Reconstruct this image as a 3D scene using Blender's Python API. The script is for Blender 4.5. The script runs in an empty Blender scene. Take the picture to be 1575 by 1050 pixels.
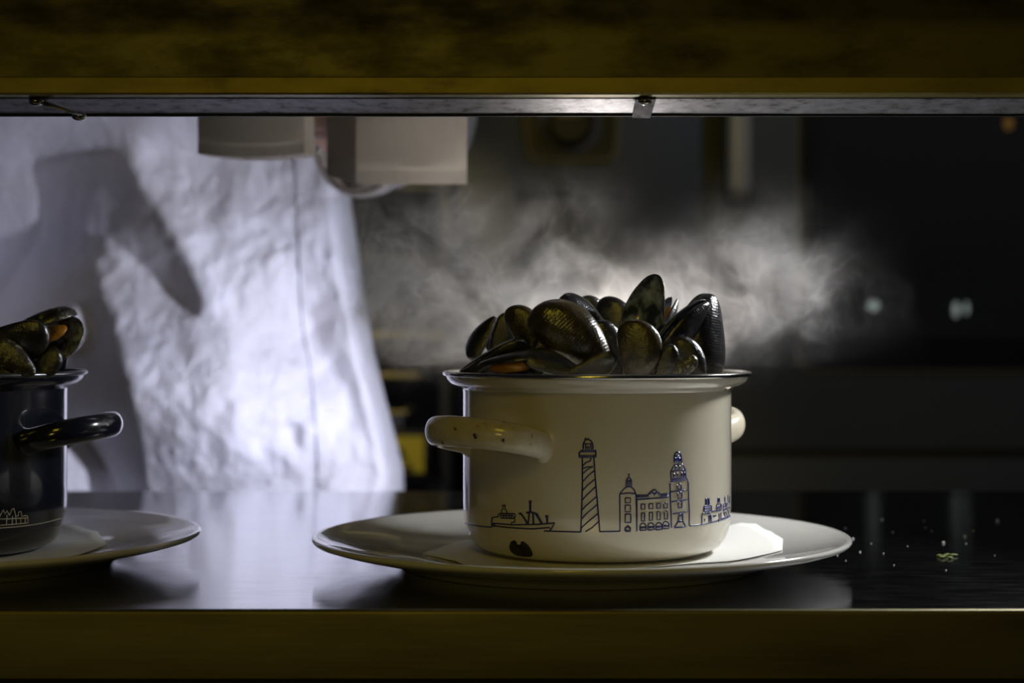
import bpy, bmesh, math, random
import numpy as np
from mathutils import Vector, Matrix, noise as mnoise

random.seed(7)
C = bpy.context.scene.collection
sc = bpy.context.scene
R = math.radians

# ------------------------------------------------------------------ camera
F = 2800.0            # focal length in pixels of the 1575x1050 frame
TOP = 0.90            # height of the counter top
CZ = TOP + 0.143      # eye height
cam_d = bpy.data.cameras.new('camera')
cam = bpy.data.objects.new('camera', cam_d); C.objects.link(cam)
cam.location = (0, 0, CZ); cam.rotation_euler = (R(90), 0, 0)
cam_d.sensor_width = 36; cam_d.lens = F / 1575 * 36
cam_d.shift_y = -25 / 1575
cam_d.clip_start = 0.02
cam_d.dof.use_dof = True; cam_d.dof.focus_distance = 1.03; cam_d.dof.aperture_fstop = 6.3
sc.camera = cam

# ------------------------------------------------------------------ world and light
w = bpy.data.worlds.new('world'); sc.world = w; w.use_nodes = True
bg = w.node_tree.nodes['Background']
bg.inputs[0].default_value = (0.55, 0.60, 0.75, 1); bg.inputs[1].default_value = 0.010

def lamp(name, kind, loc, target, power, color, size=0.05, size_y=None, spot=None, blend=0.5, spread=None):
    d = bpy.data.lights.new(name, kind); d.energy = power; d.color = color
    if kind == 'AREA':
        d.shape = 'RECTANGLE'; d.size = size; d.size_y = size_y or size
        if spread: d.spread = R(spread)
    else:
        d.shadow_soft_size = size
    if kind == 'SPOT':
        d.spot_size = R(spot); d.spot_blend = blend
    o = bpy.data.objects.new(name, d); C.objects.link(o)
    o.location = loc
    o.rotation_euler = (Vector(target) - Vector(loc)).to_track_quat('-Z', 'Y').to_euler()
    return o

LAMP_A = (0.090, 1.400, TOP + 0.088)      # unseen strobe flash, inferred from the light, behind the cream pot
LAMP_B = (0.390, 1.18, 1.205)             # lamp under the gantry shelf, to the right
lamp('flash_light', 'SPOT', LAMP_A, (-0.205, 1.65, 0.945), 16.5, (0.78, 0.80, 1.0), 0.007, spot=84, blend=1.0)
lamp('steam_fill_light', 'SPOT', (LAMP_A[0] - 0.020, LAMP_A[1] - 0.11, LAMP_A[2] + 0.018), (0.03, 1.20, 1.30), 1.3, (1.0, 0.91, 0.84), 0.010, spot=155, blend=0.25)  # second unseen spot, added to brighten the steam and paper bags
lamp('gantry_lamp_light', 'SPOT', LAMP_B, (0.08, 1.06, 0.97), 8.0, (0.97, 0.98, 1.0), 0.035, spot=88, blend=0.5)
lamp('dining_room_light', 'AREA', (-0.15, -0.75, 2.15), (0.0, 1.0, 1.0), 1.85, (1.0, 0.76, 0.06), 0.5, 0.4)
lamp('front_fill_light', 'AREA', (-0.5, -2.2, 1.45), (-0.2, 1.6, 1.05), 2.6, (1.0, 0.77, 0.16), 0.5, 0.3)  # unseen low warm fill, added to lift the jacket's shaded side
lamp('kitchen_ceiling_light', 'AREA', (0.9, 1.9, 2.5), (0.5, 3.0, 0.95), 3.6, (0.82, 0.90, 1.0), 0.5, 0.4)
lamp('rack_fill_light', 'SPOT', (-0.35, 2.35, 1.7), (-0.20, 2.80, 1.0), 12.0, (1.0, 0.82, 0.38), 0.05, spot=60, blend=0.6)  # unseen warm spot, added to brighten the rack

sc.view_settings.view_transform = 'Standard'; sc.view_settings.look = 'None'
sc.view_settings.gamma = 1; sc.view_settings.exposure = 0
sc.view_settings.use_curve_mapping = False
try:
    sc.cycles.use_denoising = True
    sc.cycles.volume_step_rate = 0.6
    sc.cycles.max_bounces = 8
    sc.cycles.sample_clamp_indirect = 3
except Exception:
    pass

# ------------------------------------------------------------------ helpers
def P(px, py, d):
    """point of the place that stands at distance d behind the given spot of the photograph"""
    return Vector(((px - 787.5) * d / F, d, CZ + (500 - py) * d / F))
def X(px, d): return (px - 787.5) * d / F
def Z(py, d): return CZ + (500 - py) * d / F

def tag(o, label=None, cat=None, group=None, kind=None):
    if label: o['label'] = label
    if cat: o['category'] = cat
    if group: o['group'] = group
    if kind: o['kind'] = kind
    return o
def empty(name, loc=(0, 0, 0), rot=None):
    o = bpy.data.objects.new(name, None); C.objects.link(o); o.location = loc
    o.empty_display_size = 0.02
    if rot is not None: o.rotation_euler = rot
    return o
def link(name, me, parent=None, mats=(), smooth=True):
    for m in mats: me.materials.append(m)
    o = bpy.data.objects.new(name, me); C.objects.link(o)
    if parent: o.parent = parent
    if smooth:
        for p in me.polygons: p.use_smooth = True
    return o
def from_bm(name, bm, mat, parent=None, smooth=True, angle=None):
    bmesh.ops.recalc_face_normals(bm, faces=bm.faces)
    me = bpy.data.meshes.new(name); bm.to_mesh(me); bm.free()
    o = link(name, me, parent, [mat] if not isinstance(mat, (list, tuple)) else mat, smooth)
    if smooth and angle:
        me.set_sharp_from_angle(angle=R(angle))
    return o
def box(bm, a, b, bevel=0):
    x0, y0, z0 = a; x1, y1, z1 = b
    r = bmesh.ops.create_cube(bm, size=1)
    for v in r['verts']:
        v.co = Vector((x0 + (v.co.x + .5) * (x1 - x0), y0 + (v.co.y + .5) * (y1 - y0), z0 + (v.co.z + .5) * (z1 - z0)))
    if bevel:
        es = list({e for v in r['verts'] for e in v.link_edges})
        bmesh.ops.bevel(bm, geom=es, offset=bevel, segments=3, affect='EDGES', profile=0.5)
def lathe(bm, prof, n=128, closed=False):
    rings = []
    for r, z in prof:
        if r < 1e-6:
            rings.append([bm.verts.new((0, 0, z))])
        else:
            rings.append([bm.verts.new((r * math.cos(2 * math.pi * i / n), r * math.sin(2 * math.pi * i / n), z)) for i in range(n)])
    pairs = list(zip(rings, rings[1:]))
    if closed: pairs.append((rings[-1], rings[0]))
    for a, b in pairs:
        if len(a) == 1 and len(b) == 1: continue
        for i in range(n):
            j = (i + 1) % n
            if len(a) == 1: bm.faces.new((a[0], b[j], b[i]))
            elif len(b) == 1: bm.faces.new((a[i], a[j], b[0]))
            else: bm.faces.new((a[i], a[j], b[j], b[i]))
def tube(bm, pts, radii, n=20, up=(0, 0, 1), caps=True, wob=None):
    """loft an ellipse (ra across, rb along up) over a path"""
    pts = [Vector(p) for p in pts]; rings = []
    for i, p in enumerate(pts):
        t = (pts[min(i + 1, len(pts) - 1)] - pts[max(i - 1, 0)]).normalized()
        u = Vector(up); u = (u - t * u.dot(t)).normalized(); s = t.cross(u)
        ra, rb = radii[i] if isinstance(radii[i], (tuple, list)) else (radii[i], radii[i])
        ring = []
        for k in range(n):
            a = 2 * math.pi * k / n
            m = 1 + (wob(i, a) if wob else 0)
            ring.append(bm.verts.new(p + s * (math.cos(a) * ra * m) + u * (math.sin(a) * rb * m)))
        rings.append(ring)
    for a, b in zip(rings, rings[1:]):
        for k in range(n): bm.faces.new((a[k], a[(k + 1) % n], b[(k + 1) % n], b[k]))
    if caps:
        bm.faces.new(rings[0]); bm.faces.new(rings[-1][::-1])
def curve_pts(ctrl, n):
    """Catmull-Rom through control points"""
    c = [Vector(p) for p in ctrl]; c = [c[0] * 2 - c[1]] + c + [c[-1] * 2 - c[-2]]
    out = []
    m = len(c) - 3
    for i in range(n):
        t = i / (n - 1) * m; k = min(int(t), m - 1); t -= k
        a, b, d, e = c[k:k + 4]
        out.append(0.5 * ((2 * b) + (d - a) * t + (2 * a - 5 * b + 4 * d - e) * t * t + (3 * b - a - 3 * d + e) * t ** 3))
    return out

# ------------------------------------------------------------------ materials
def mat(name, col, rough=0.5, metal=0.0, coat=0.0, spec=0.5, **kw):
    m = bpy.data.materials.new(name); m.use_nodes = True
    b = m.node_tree.nodes['Principled BSDF']
    b.inputs['Base Color'].default_value = (*col, 1)
    b.inputs['Roughness'].default_value = rough
    b.inputs['Metallic'].default_value = metal
    b.inputs['Coat Weight'].default_value = coat
    b.inputs['Coat Roughness'].default_value = kw.get('coat_rough', 0.05)
    b.inputs['Specular IOR Level'].default_value = spec
    if 'aniso' in kw: b.inputs['Anisotropic'].default_value = kw['aniso']
    if 'trans' in kw: b.inputs['Transmission Weight'].default_value = kw['trans']
    if 'sheen' in kw: b.inputs['Sheen Weight'].default_value = kw['sheen']
    if 'sss' in kw:
        b.inputs['Subsurface Weight'].default_value = kw['sss']; b.inputs['Subsurface Radius'].default_value = (0.006, 0.003, 0.002)
    return m
def N(m, t, **props):
    n = m.node_tree.nodes.new(t)
    for k, v in props.items(): setattr(n, k, v)
    return n
def L(m, a, b): m.node_tree.links.new(a, b)
def noise_tex(m, scale, detail=4, stretch=(1, 1, 1), rough=0.6, dist=0.0, co='Object'):
    tc = N(m, 'ShaderNodeTexCoord'); mp = N(m, 'ShaderNodeMapping'); mp.inputs['Scale'].default_value = stretch
    t = N(m, 'ShaderNodeTexNoise'); t.inputs['Scale'].default_value = scale; t.inputs['Detail'].default_value = detail
    t.inputs['Roughness'].default_value = rough; t.inputs['Distortion'].default_value = dist
    L(m, tc.outputs[co], mp.inputs[0]); L(m, mp.outputs[0], t.inputs['Vector'])
    return t.outputs['Fac']
def ramp(m, fac, stops):
    r = N(m, 'ShaderNodeValToRGB'); e = r.color_ramp.elements
    e[0].position, e[0].color = stops[0][0], (*stops[0][1], 1)
    e[1].position, e[1].color = stops[-1][0], (*stops[-1][1], 1)
    for p, c in stops[1:-1]:
        q = e.new(p); q.color = (*c, 1)
    L(m, fac, r.inputs[0]); return r.outputs[0]
def bump(m, fac, strength=0.3, dist=0.001):
    b = N(m, 'ShaderNodeBump'); b.inputs['Strength'].default_value = strength; b.inputs['Distance'].default_value = dist
    L(m, fac, b.inputs['Height']); bs = m.node_tree.nodes['Principled BSDF']
    old = bs.inputs['Normal'].links
    if old: L(m, old[0].from_socket, b.inputs['Normal'])
    L(m, b.outputs[0], bs.inputs['Normal'])
def basecol(m, sock): L(m, sock, m.node_tree.nodes['Principled BSDF'].inputs['Base Color'])
def roughness(m, sock): L(m, sock, m.node_tree.nodes['Principled BSDF'].inputs['Roughness'])
def g(v): return (v, v, v)

# counter steel: brushed, scratched
M_counter = mat('brushed_steel_top', (0.42, 0.42, 0.44), 0.16, 1.0)
roughness(M_counter, ramp(M_counter, noise_tex(M_counter, 30, 5, (1, 6, 1)), [(0.3, g(0.07)), (0.75, g(0.17))]))
bump(M_counter, noise_tex(M_counter, 60, 3, (0.6, 14, 1)), 0.06, 0.0004)
bump(M_counter, noise_tex(M_counter, 7, 2), 0.10, 0.006)
M_apron = mat('brushed_steel_edge', (0.42, 0.38, 0.30), 0.45, 0.85)
f_ = noise_tex(M_apron, 14, 6, (0.5, 1, 3))
basecol(M_apron, ramp(M_apron, f_, [(0.30, (0.13, 0.115, 0.055)), (0.55, (0.20, 0.18, 0.09)), (0.8, (0.23, 0.21, 0.11))]))
bump(M_apron, noise_tex(M_apron, 500, 2, (0.05, 1, 1)), 0.10, 0.0004)
M_beam = mat('grimy_steel', (0.5, 0.42, 0.2), 0.45, 0.45)
f_ = noise_tex(M_beam, 38, 9, (0.45, 1, 1.1), 0.62)
basecol(M_beam, ramp(M_beam, f_, [(0.24, (0.04, 0.03, 0.012)), (0.40, (0.105, 0.09, 0.03)), (0.56, (0.14, 0.125, 0.030)), (0.8, (0.165, 0.145, 0.036))]))
roughness(M_beam, ramp(M_beam, f_, [(0.3, g(0.75)), (0.6, g(0.42))]))
bump(M_beam, noise_tex(M_beam, 300, 3, (0.08, 1, 1)), 0.15, 0.0005)
M_lip = mat('brightened_steel_lip', (0.3, 0.25, 0.08), 0.45, 0.4)  # beam steel in lighter tones; the lip's brighter light is put into colour
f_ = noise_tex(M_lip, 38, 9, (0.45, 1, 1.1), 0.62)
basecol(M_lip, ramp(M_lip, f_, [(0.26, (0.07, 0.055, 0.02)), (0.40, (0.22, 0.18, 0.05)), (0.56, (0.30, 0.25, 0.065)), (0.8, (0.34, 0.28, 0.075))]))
M_flange = mat('galvanised_steel', (0.5, 0.5, 0.53), 0.5, 0.8)
f_ = noise_tex(M_flange, 120, 6)
basecol(M_flange, ramp(M_flange, f_, [(0.30, (0.10, 0.10, 0.09)), (0.45, (0.36, 0.36, 0.38)), (0.75, (0.55, 0.55, 0.6))]))
bump(M_flange, f_, 0.25, 0.001)
M_black = mat('black_gap', (0.01, 0.01, 0.01), 0.7)
M_steel = mat('polished_steel', (0.62, 0.60, 0.56), 0.16, 1.0)
M_darksteel = mat('dark_steel', (0.18, 0.18, 0.19), 0.35, 0.9)

M_enamel = mat('cream_enamel', (0.80, 0.77, 0.69), 0.16, 0.0, 1.0, 0.8, coat_rough=0.04)
f_ = noise_tex(M_enamel, 9, 4)
basecol(M_enamel, ramp(M_enamel, f_, [(0.35, (0.70, 0.65, 0.51)), (0.65, (0.76, 0.71, 0.58))]))
M_handle = mat('worn_cream_enamel', (0.8, 0.75, 0.6), 0.25, 0.0, 0.7)
f_ = noise_tex(M_handle, 150, 5, (1, 1, 1), 0.55)
basecol(M_handle, ramp(M_handle, f_, [(0.30, (0.03, 0.022, 0.012)), (0.345, (0.70, 0.62, 0.44)), (0.7, (0.80, 0.75, 0.62))]))
M_navy = mat('dark_blue_enamel', (0.008, 0.010, 0.020), 0.2, 0.0, 1.0, coat_rough=0.05)
M_rimdark = mat('dark_rim_steel', (0.22, 0.23, 0.26), 0.28, 0.9)
M_ink = mat('blue_ink', (0.010, 0.016, 0.14), 0.3, coat=0.5)
M_chip = mat('black_print', (0.018, 0.014, 0.012), 0.6)
f_ = noise_tex(M_chip, 300, 3); basecol(M_chip, ramp(M_chip, f_, [(0.4, g(0.008)), (0.75, (0.06, 0.045, 0.03))]))
M_paleink = mat('pale_print', (0.45, 0.43, 0.32), 0.5)
M_plate = mat('white_porcelain', (0.80, 0.79, 0.75), 0.18, 0.0, 0.9, coat_rough=0.03)
M_paper = mat('paper_napkin', (0.86, 0.86, 0.84), 0.85)
bump(M_paper, noise_tex(M_paper, 300, 3), 0.15, 0.0006)
M_bag = mat('white_paper_bag', (0.70, 0.66, 0.58), 0.6, trans=0.0)
bump(M_bag, noise_tex(M_bag, 28, 5), 0.30, 0.003)
b_ = M_bag.node_tree.nodes['Principled BSDF']
f_ = noise_tex(M_bag, 400, 3, (1, 1, 0.1)); basecol(M_bag, ramp(M_bag, f_, [(0.3, (0.64, 0.60, 0.53)), (0.7, (0.72, 0.68, 0.61))]))

tr = N(M_bag, 'ShaderNodeBsdfTranslucent'); tr.inputs[0].default_value = (0.75, 0.70, 0.62, 1)
mxs = N(M_bag, 'ShaderNodeMixShader'); mxs.inputs[0].default_value = 0.30
o_ = [n for n in M_bag.node_tree.nodes if n.type == 'OUTPUT_MATERIAL'][0]
L(M_bag, b_.outputs[0], mxs.inputs[1]); L(M_bag, tr.outputs[0], mxs.inputs[2]); L(M_bag, mxs.outputs[0], o_.inputs['Surface'])
# shells
def shell_mat(name, dark, mid, rough):
    m = mat(name, dark, rough, 0.0, 1.0, 0.7, coat_rough=0.08); m.node_tree.nodes['Principled BSDF'].inputs['Coat IOR'].default_value = 1.7
    tc = N(m, 'ShaderNodeTexCoord')
    ln = N(m, 'ShaderNodeVectorMath', operation='LENGTH'); L(m, tc.outputs['Object'], ln.inputs[0])
    nz = noise_tex(m, 90, 4)
    wv = N(m, 'ShaderNodeMath', operation='MULTIPLY'); L(m, ln.outputs['Value'], wv.inputs[0]); wv.inputs[1].default_value = 3600
    ad = N(m, 'ShaderNodeMath', operation='ADD'); L(m, wv.outputs[0], ad.inputs[0])
    ns = N(m, 'ShaderNodeMath', operation='MULTIPLY'); L(m, nz, ns.inputs[0]); ns.inputs[1].default_value = 9
    L(m, ns.outputs[0], ad.inputs[1])
    sn = N(m, 'ShaderNodeMath', operation='SINE'); L(m, ad.outputs[0], sn.inputs[0])
    bump(m, sn.outputs[0], 0.22, 0.00010)
    bump(m, noise_tex(m, 60, 7, (1, 1, 0.7), 0.62, 0.5), 0.55, 0.0028)
    b2 = [n for n in m.node_tree.nodes if n.type == 'BUMP'][-1]; L(m, b2.outputs[0], m.node_tree.nodes['Principled BSDF'].inputs['Coat Normal'])
    bl = noise_tex(m, 55, 5, (1, 1, 1), 0.6)
    basecol(m, ramp(m, bl, [(0.38, dark), (0.60, mid), (0.66, dark)]))
    return m
M_shell = shell_mat('blue_black_shell', (0.010, 0.011, 0.016), (0.030, 0.027, 0.026), 0.26)
M_shell_olive = shell_mat('olive_brown_shell', (0.016, 0.013, 0.008), (0.085, 0.062, 0.018), 0.30)  # olive tone puts the yellow light on dark shells into the colour
M_shell_worn = shell_mat('worn_barnacled_shell', (0.02, 0.02, 0.018), (0.05, 0.05, 0.04), 0.4)
f_ = noise_tex(M_shell_worn, 120, 6, (1, 1, 1), 0.7)
basecol(M_shell_worn, ramp(M_shell_worn, f_, [(0.45, (0.015, 0.015, 0.014)), (0.55, (0.04, 0.04, 0.035)), (0.58, (0.34, 0.33, 0.26)), (0.7, (0.45, 0.43, 0.35))]))
M_nacre = mat('blue_grey_nacre', (0.10, 0.13, 0.20), 0.3, 0.1, 0.7)
f_ = noise_tex(M_nacre, 60, 3); basecol(M_nacre, ramp(M_nacre, f_, [(0.40, (0.03, 0.04, 0.08)), (0.58, (0.55, 0.66, 0.85))]))  # bluish nacre; pale patches put reflected cool light into the colour
M_flesh = mat('orange_mussel_flesh', (0.55, 0.25, 0.03), 0.3, 0.0, 0.5, sss=0.3)
bump(M_flesh, noise_tex(M_flesh, 150, 3), 0.5, 0.001)

# cloth
M_cloth = mat('white_cotton', (0.74, 0.73, 0.78), 0.9, sheen=0.2)
bump(M_cloth, noise_tex(M_cloth, 900, 2), 0.2, 0.0006)
bump(M_cloth, noise_tex(M_cloth, 55, 6, (1.0, 1, 0.5), 0.62, 0.6), 0.8, 0.008)
f_ = noise_tex(M_cloth, 9, 5)
basecol(M_cloth, ramp(M_cloth, f_, [(0.3, (0.66, 0.64, 0.66)), (0.6, (0.75, 0.74, 0.79))]))
M_thread = mat('grey_seam_thread', (0.20, 0.20, 0.26), 0.9)
M_skin = mat('skin', (0.62, 0.36, 0.24), 0.5, sss=0.15)

# kitchen
M_oven = mat('oven_steel', (0.11, 0.115, 0.13), 0.45, 0.5)
bump(M_oven, noise_tex(M_oven, 200, 2, (1, 1, 0.05)), 0.08, 0.0006)
M_ovenblack = mat('oven_black_trim', (0.012, 0.013, 0.018), 0.3)
M_handlebar = mat('oven_handle_grey', (0.62, 0.58, 0.52), 0.35, 0.3)
M_trim = mat('dull_brass_trim', (0.22, 0.185, 0.12), 0.4, 0.6)
M_knob = mat('grey_knob', (0.16, 0.16, 0.18), 0.4)
M_yellow = mat('yellow_sticker', (0.70, 0.58, 0.05), 0.5)
M_stickerblack = mat('black_sticker_ink', (0.03, 0.03, 0.02), 0.6)
M_wall = mat('dark_tiled_wall', (0.10, 0.10, 0.10), 0.5)
tcw = N(M_wall, 'ShaderNodeTexBrick'); tcw.inputs['Scale'].default_value = 4
tcw.inputs['Color1'].default_value = (0.10, 0.10, 0.10, 1); tcw.inputs['Color2'].default_value = (0.12, 0.12, 0.115, 1)
tcw.inputs['Mortar'].default_value = (0.05, 0.05, 0.05, 1); basecol(M_wall, tcw.outputs[0])
M_floor = mat('quarry_floor', (0.08, 0.06, 0.05), 0.6)
f_ = noise_tex(M_floor, 5, 5); basecol(M_floor, ramp(M_floor, f_, [(0.3, (0.05, 0.04, 0.035)), (0.7, (0.10, 0.08, 0.07))]))
M_glass = mat('oven_glass', (0.22, 0.22, 0.22), 0.06, 0.0, spec=0.5, trans=0.85)
def emis(name, col, s):
    m = mat(name, g(0.0), 0.5); b = m.node_tree.nodes['Principled BSDF']
    b.inputs['Emission Color'].default_value = (*col, 1); b.inputs['Emission Strength'].default_value = s; return m
M_glassglint = emis('glass_glint_glow', (0.75, 0.90, 0.85), 1.6)  # glow made up for lights reflected in the oven glass
M_amber = emis('amber_glint_glow', (1.0, 0.5, 0.08), 0.5)
M_bulb = emis('lamp_lens_glow', (0.95, 0.95, 1.0), 3.0)

# ------------------------------------------------------------------ the room
bm = bmesh.new(); box(bm, (-4, -2.5, -0.1), (4, 4.6, 0)); tag(from_bm('floor', bm, M_floor, smooth=False), kind='structure')
bm = bmesh.new(); box(bm, (-4, 4.4, 0), (4, 4.5, 3)); tag(from_bm('wall_back', bm, M_wall, smooth=False), kind='structure')

# ------------------------------------------------------------------ counter
FRONT, BACK = 0.916, 1.57
ct = empty('pass_counter', (0, (FRONT + BACK) / 2, 0))
tag(ct, 'long stainless steel kitchen pass counter carrying both plates', 'counter')
def at_parent(o, par):
    o.parent = par; o.matrix_parent_inverse = Matrix.Translation(par.location).inverted(); return o
bm = bmesh.new(); box(bm, (-1.3, FRONT + 0.002, TOP - 0.004), (1.3, BACK, TOP))
at_parent(from_bm('worktop', bm, M_counter, smooth=False), ct)
# front edge : rolled nose and apron, one profile along x
def extrude_x(bm, prof, x0, x1, n=1):
    cols = []
    for i in range(n + 1):
        x = x0 + (x1 - x0) * i / n
        cols.append([bm.verts.new((x, y, z)) for y, z in prof])
    for a, b in zip(cols, cols[1:]):
        for k in range(len(prof)):
            q = (k + 1) % len(prof)
            bm.faces.new((a[k], a[q], b[q], b[k]))
    bm.faces.new(cols[0]); bm.faces.new(cols[-1][::-1])
prof = [(FRONT + 0.0025, TOP)]
for k in range(7):
    a = R(90 + k * 15); prof.append((FRONT + 0.0012 + 0.0022 * math.cos(a), TOP - 0.0022 + 0.0022 * math.sin(a)))
prof += [(FRONT - 0.001, TOP - 0.0345), (FRONT + 0.0005, TOP - 0.0360), (FRONT + 0.014, TOP - 0.0362), (FRONT + 0.014, TOP - 0.005), (FRONT + 0.0025, TOP - 0.005)]
bm = bmesh.new(); extrude_x(bm, prof, -1.3, 1.3)
at_parent(from_bm('apron', bm, M_apron, angle=30), ct)
bm = bmesh.new(); box(bm, (-1.28, FRONT + 0.06, 0.0), (1.28, BACK - 0.05, TOP - 0.04))
at_parent(from_bm('cabinet_base', bm, M_darksteel, smooth=False), ct)
bm = bmesh.new(); box(bm, (-1.3, FRONT + 0.016, TOP - 0.04), (1.3, BACK, TOP - 0.0045))
at_parent(from_bm('underframe', bm, M_black, smooth=False), ct)

# ------------------------------------------------------------------ upper shelf with its lip
sh = empty('overhead_shelf', (0, 1.2, 1.17))
tag(sh, 'grimy steel gantry shelf running across above the two pots', 'shelf')
zb = Z(150, 1.0)
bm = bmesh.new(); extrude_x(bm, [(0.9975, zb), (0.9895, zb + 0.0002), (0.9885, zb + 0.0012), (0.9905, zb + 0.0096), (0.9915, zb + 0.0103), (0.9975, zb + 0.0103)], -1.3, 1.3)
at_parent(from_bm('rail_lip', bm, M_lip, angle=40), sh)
prof = [(0.9985, zb), (0.9985, zb + 0.0555), (1.012, zb + 0.062), (1.012, zb)]
bm = bmesh.new(); extrude_x(bm, prof, -1.3, 1.3)
at_parent(from_bm('front_rail', bm, M_beam, angle=40), sh)
bm = bmesh.new(); box(bm, (-1.3, 0.955, zb + 0.062), (1.3, 1.41, zb + 0.075), 0.002)  # front overhang is out of view, added to shade the rail's top
at_parent(from_bm('shelf_board', bm, M_darksteel), sh)
z2 = Z(175, 1.030)
prof = [(1.003, zb - 0.0006), (1.0125, zb - 0.0006), (1.030, z2), (1.030, z2 + 0.02), (1.028, z2 + 0.02), (1.028, z2 + 0.0015)]
bm = bmesh.new(); extrude_x(bm, [(1.002, zb - 0.0005), (1.030, z2), (1.030, z2 + 0.012), (1.002, zb + 0.012)], -1.3, 1.3)
at_parent(from_bm('lamp_channel', bm, M_flange, smooth=False), sh)
bm = bmesh.new(); box(bm, (-1.3, 1.0305, z2 - 0.0012), (1.3, 1.034, z2 + 0.012))
at_parent(from_bm('gasket_strip', bm, M_black, smooth=False), sh)
# clips hanging from the channel
def clip(pts, wdt, name='clip'):
    bm = bmesh.new(); tube(bm, pts, [(wdt, 0.0009)] * len(pts), 12, up=(0, -0.35, 1))
    c = at_parent(from_bm(name, bm, M_flange), sh)
    return c
def bolt(par, p, r):
    bm = bmesh.new(); bmesh.ops.create_uvsphere(bm, u_segments=16, v_segments=10, radius=r)
    for v in bm.verts: v.co.z *= 0.6; v.co += Vector(p)
    b = from_bm('bolt', bm, M_steel, None); b.parent = par; return b
pc = [P(62, 156, 1.003), P(82, 163, 1.002), P(105, 171, 1.003), P(128, 178, 1.012)]
c = clip(pc, 0.0030)
bolt(c, P(56, 156, 1.002), 0.0042)
bolt(c, P(122, 179, 1.011), 0.0042)
bm = bmesh.new(); v = [bm.verts.new(P(a, b, dd)) for a, b, dd in [(978, 153, 0.9985), (1009, 153, 0.9985), (1000, 182, 1.016), (972, 181, 1.016)]]
f = bm.faces.new(v); ex = bmesh.ops.extrude_face_region(bm, geom=[f])
for q in ex['geom']:
    if isinstance(q, bmesh.types.BMVert): q.co += Vector((0, 0.001, 0.0012))
c = at_parent(from_bm('clip', bm, M_flange, smooth=False), sh)
bolt(c, P(992, 156, 0.998), 0.0038)
# lamps
t = empty('gantry_lamp', LAMP_B); tag(t, 'small lamp hanging under the gantry shelf to the right', 'lamp')
bm = bmesh.new(); lathe(bm, [(0.0, 0.0125), (0.012, 0.0125), (0.018, 0.008), (0.024, -0.004), (0.0250, -0.004), (0.0192, 0.009), (0.013, 0.0138), (0.0, 0.0138)], 40); from_bm('reflector', bm, M_darksteel, t)
bm = bmesh.new(); lathe(bm, [(0, 0.006), (0.006, 0.0065), (0.006, 0.0125), (0, 0.0125)], 24); from_bm('bulb', bm, M_bulb, t)
t = empty('strobe_flash', (LAMP_A[0], LAMP_A[1], TOP)); tag(t, 'small hidden strobe flash on the counter behind the cream pot', 'lamp')
bm = bmesh.new(); lathe(bm, [(0, 0), (0.028, 0), (0.030, 0.003), (0.006, 0.007), (0.0045, 0.012), (0.0045, 0.062), (0, 0.062)], 40); from_bm('stand', bm, M_black, t)
bm = bmesh.new(); lathe(bm, [(0, 0.060), (0.010, 0.060), (0.013, 0.064), (0.013, 0.072), (0.010, 0.074), (0, 0.074)], 32); from_bm('flash_head', bm, M_black, t)

# ------------------------------------------------------------------ plates
def plate(x, y, label):
    bm = bmesh.new()
    prof = [(0, 0.0075), (0.080, 0.0075), (0.098, 0.0078), (0.108, 0.0092), (0.120, 0.0108), (0.135, 0.0130), (0.148, 0.0158), (0.156, 0.0182),
            (0.1585, 0.0186), (0.1598, 0.0178), (0.1600, 0.0166), (0.1590, 0.0152), (0.150, 0.0125), (0.135, 0.0090), (0.120, 0.0055), (0.110, 0.0030), (0.1075, 0.0005), (0.106, 0.0),
            (0.102, 0.0), (0.100, 0.0006), (0.098, 0.0032), (0, 0.0032)]
    lathe(bm, prof, 200)
    o = from_bm('dinner_plate', bm, M_plate); o.location = (x, y, TOP)
    tag(o, label, 'plate'); return o
plate(X(893, 1.089), 1.089, 'white porcelain plate under the cream enamel pot')
plate(X(-105, 1.095), 1.095, 'white porcelain plate under the dark blue enamel pot')

# napkins: crumpled sheets between plate and pot
def napkin(outline, cx, cy, label, seed, pcx, pcy):
    pts = [(x - cx, y - cy) for x, y in outline]; n = 56
    def inside(x, y):
        c = False; j = len(pts) - 1
        for i in range(len(pts)):
            (xi, yi), (xj, yj) = pts[i], pts[j]
            if (yi > y) != (yj > y) and x < (xj - xi) * (y - yi) / (yj - yi) + xi: c = not c
            j = i
        return c
    bm = bmesh.new(); ring_prev = None
    # fan of rings towards the outline keeps the torn edge
    dens = []
    for i in range(len(pts)):
        a, b = Vector(pts[i]), Vector(pts[(i + 1) % len(pts)])
        for k in range(10): dens.append(a.lerp(b, k / 10))
    rings = []
    for s in range(0, 17):
        t = s / 16
        ring = []
        for p in dens:
            q = p * t; r = q.length
            z = plate_h(math.hypot(q.x + cx - pcx, q.y + cy - pcy)) + 0.0005 + (0.0010 * max(0, (r - 0.075) / 0.04) * (mnoise.noise(Vector((q.x * 45, q.y * 45, seed))) + 0.5))
            ring.append(bm.verts.new((q.x, q.y, z)) if s or not ring else ring[0])
        rings.append(ring)
    for a, b in zip(rings, rings[1:]):
        for i in range(len(dens)):
            j = (i + 1) % len(dens)
            try:
                if a[i] is a[j]: bm.faces.new((a[i], b[i], b[j]))
                else: bm.faces.new((a[i], b[i], b[j], a[j]))
            except ValueError: pass
    o = from_bm('paper_napkin', bm, M_paper); o.location = (cx, cy, TOP)
    m = o.modifiers.new('thick', 'SOLIDIFY'); m.thickness = 0.0003; m.offset = 1
    tag(o, label, 'napkin')
px_, py_ = X(918, 1.089), 1.089
def on_z(px, py, z):
    d = (CZ - z) * F / (py - 500); return (X(px, d), d)
PH = [(0.098, 0.0078), (0.108, 0.0092), (0.120, 0.0108), (0.135, 0.0130), (0.148, 0.0158), (0.156, 0.0182), (0.3, 0.0182)]
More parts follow.
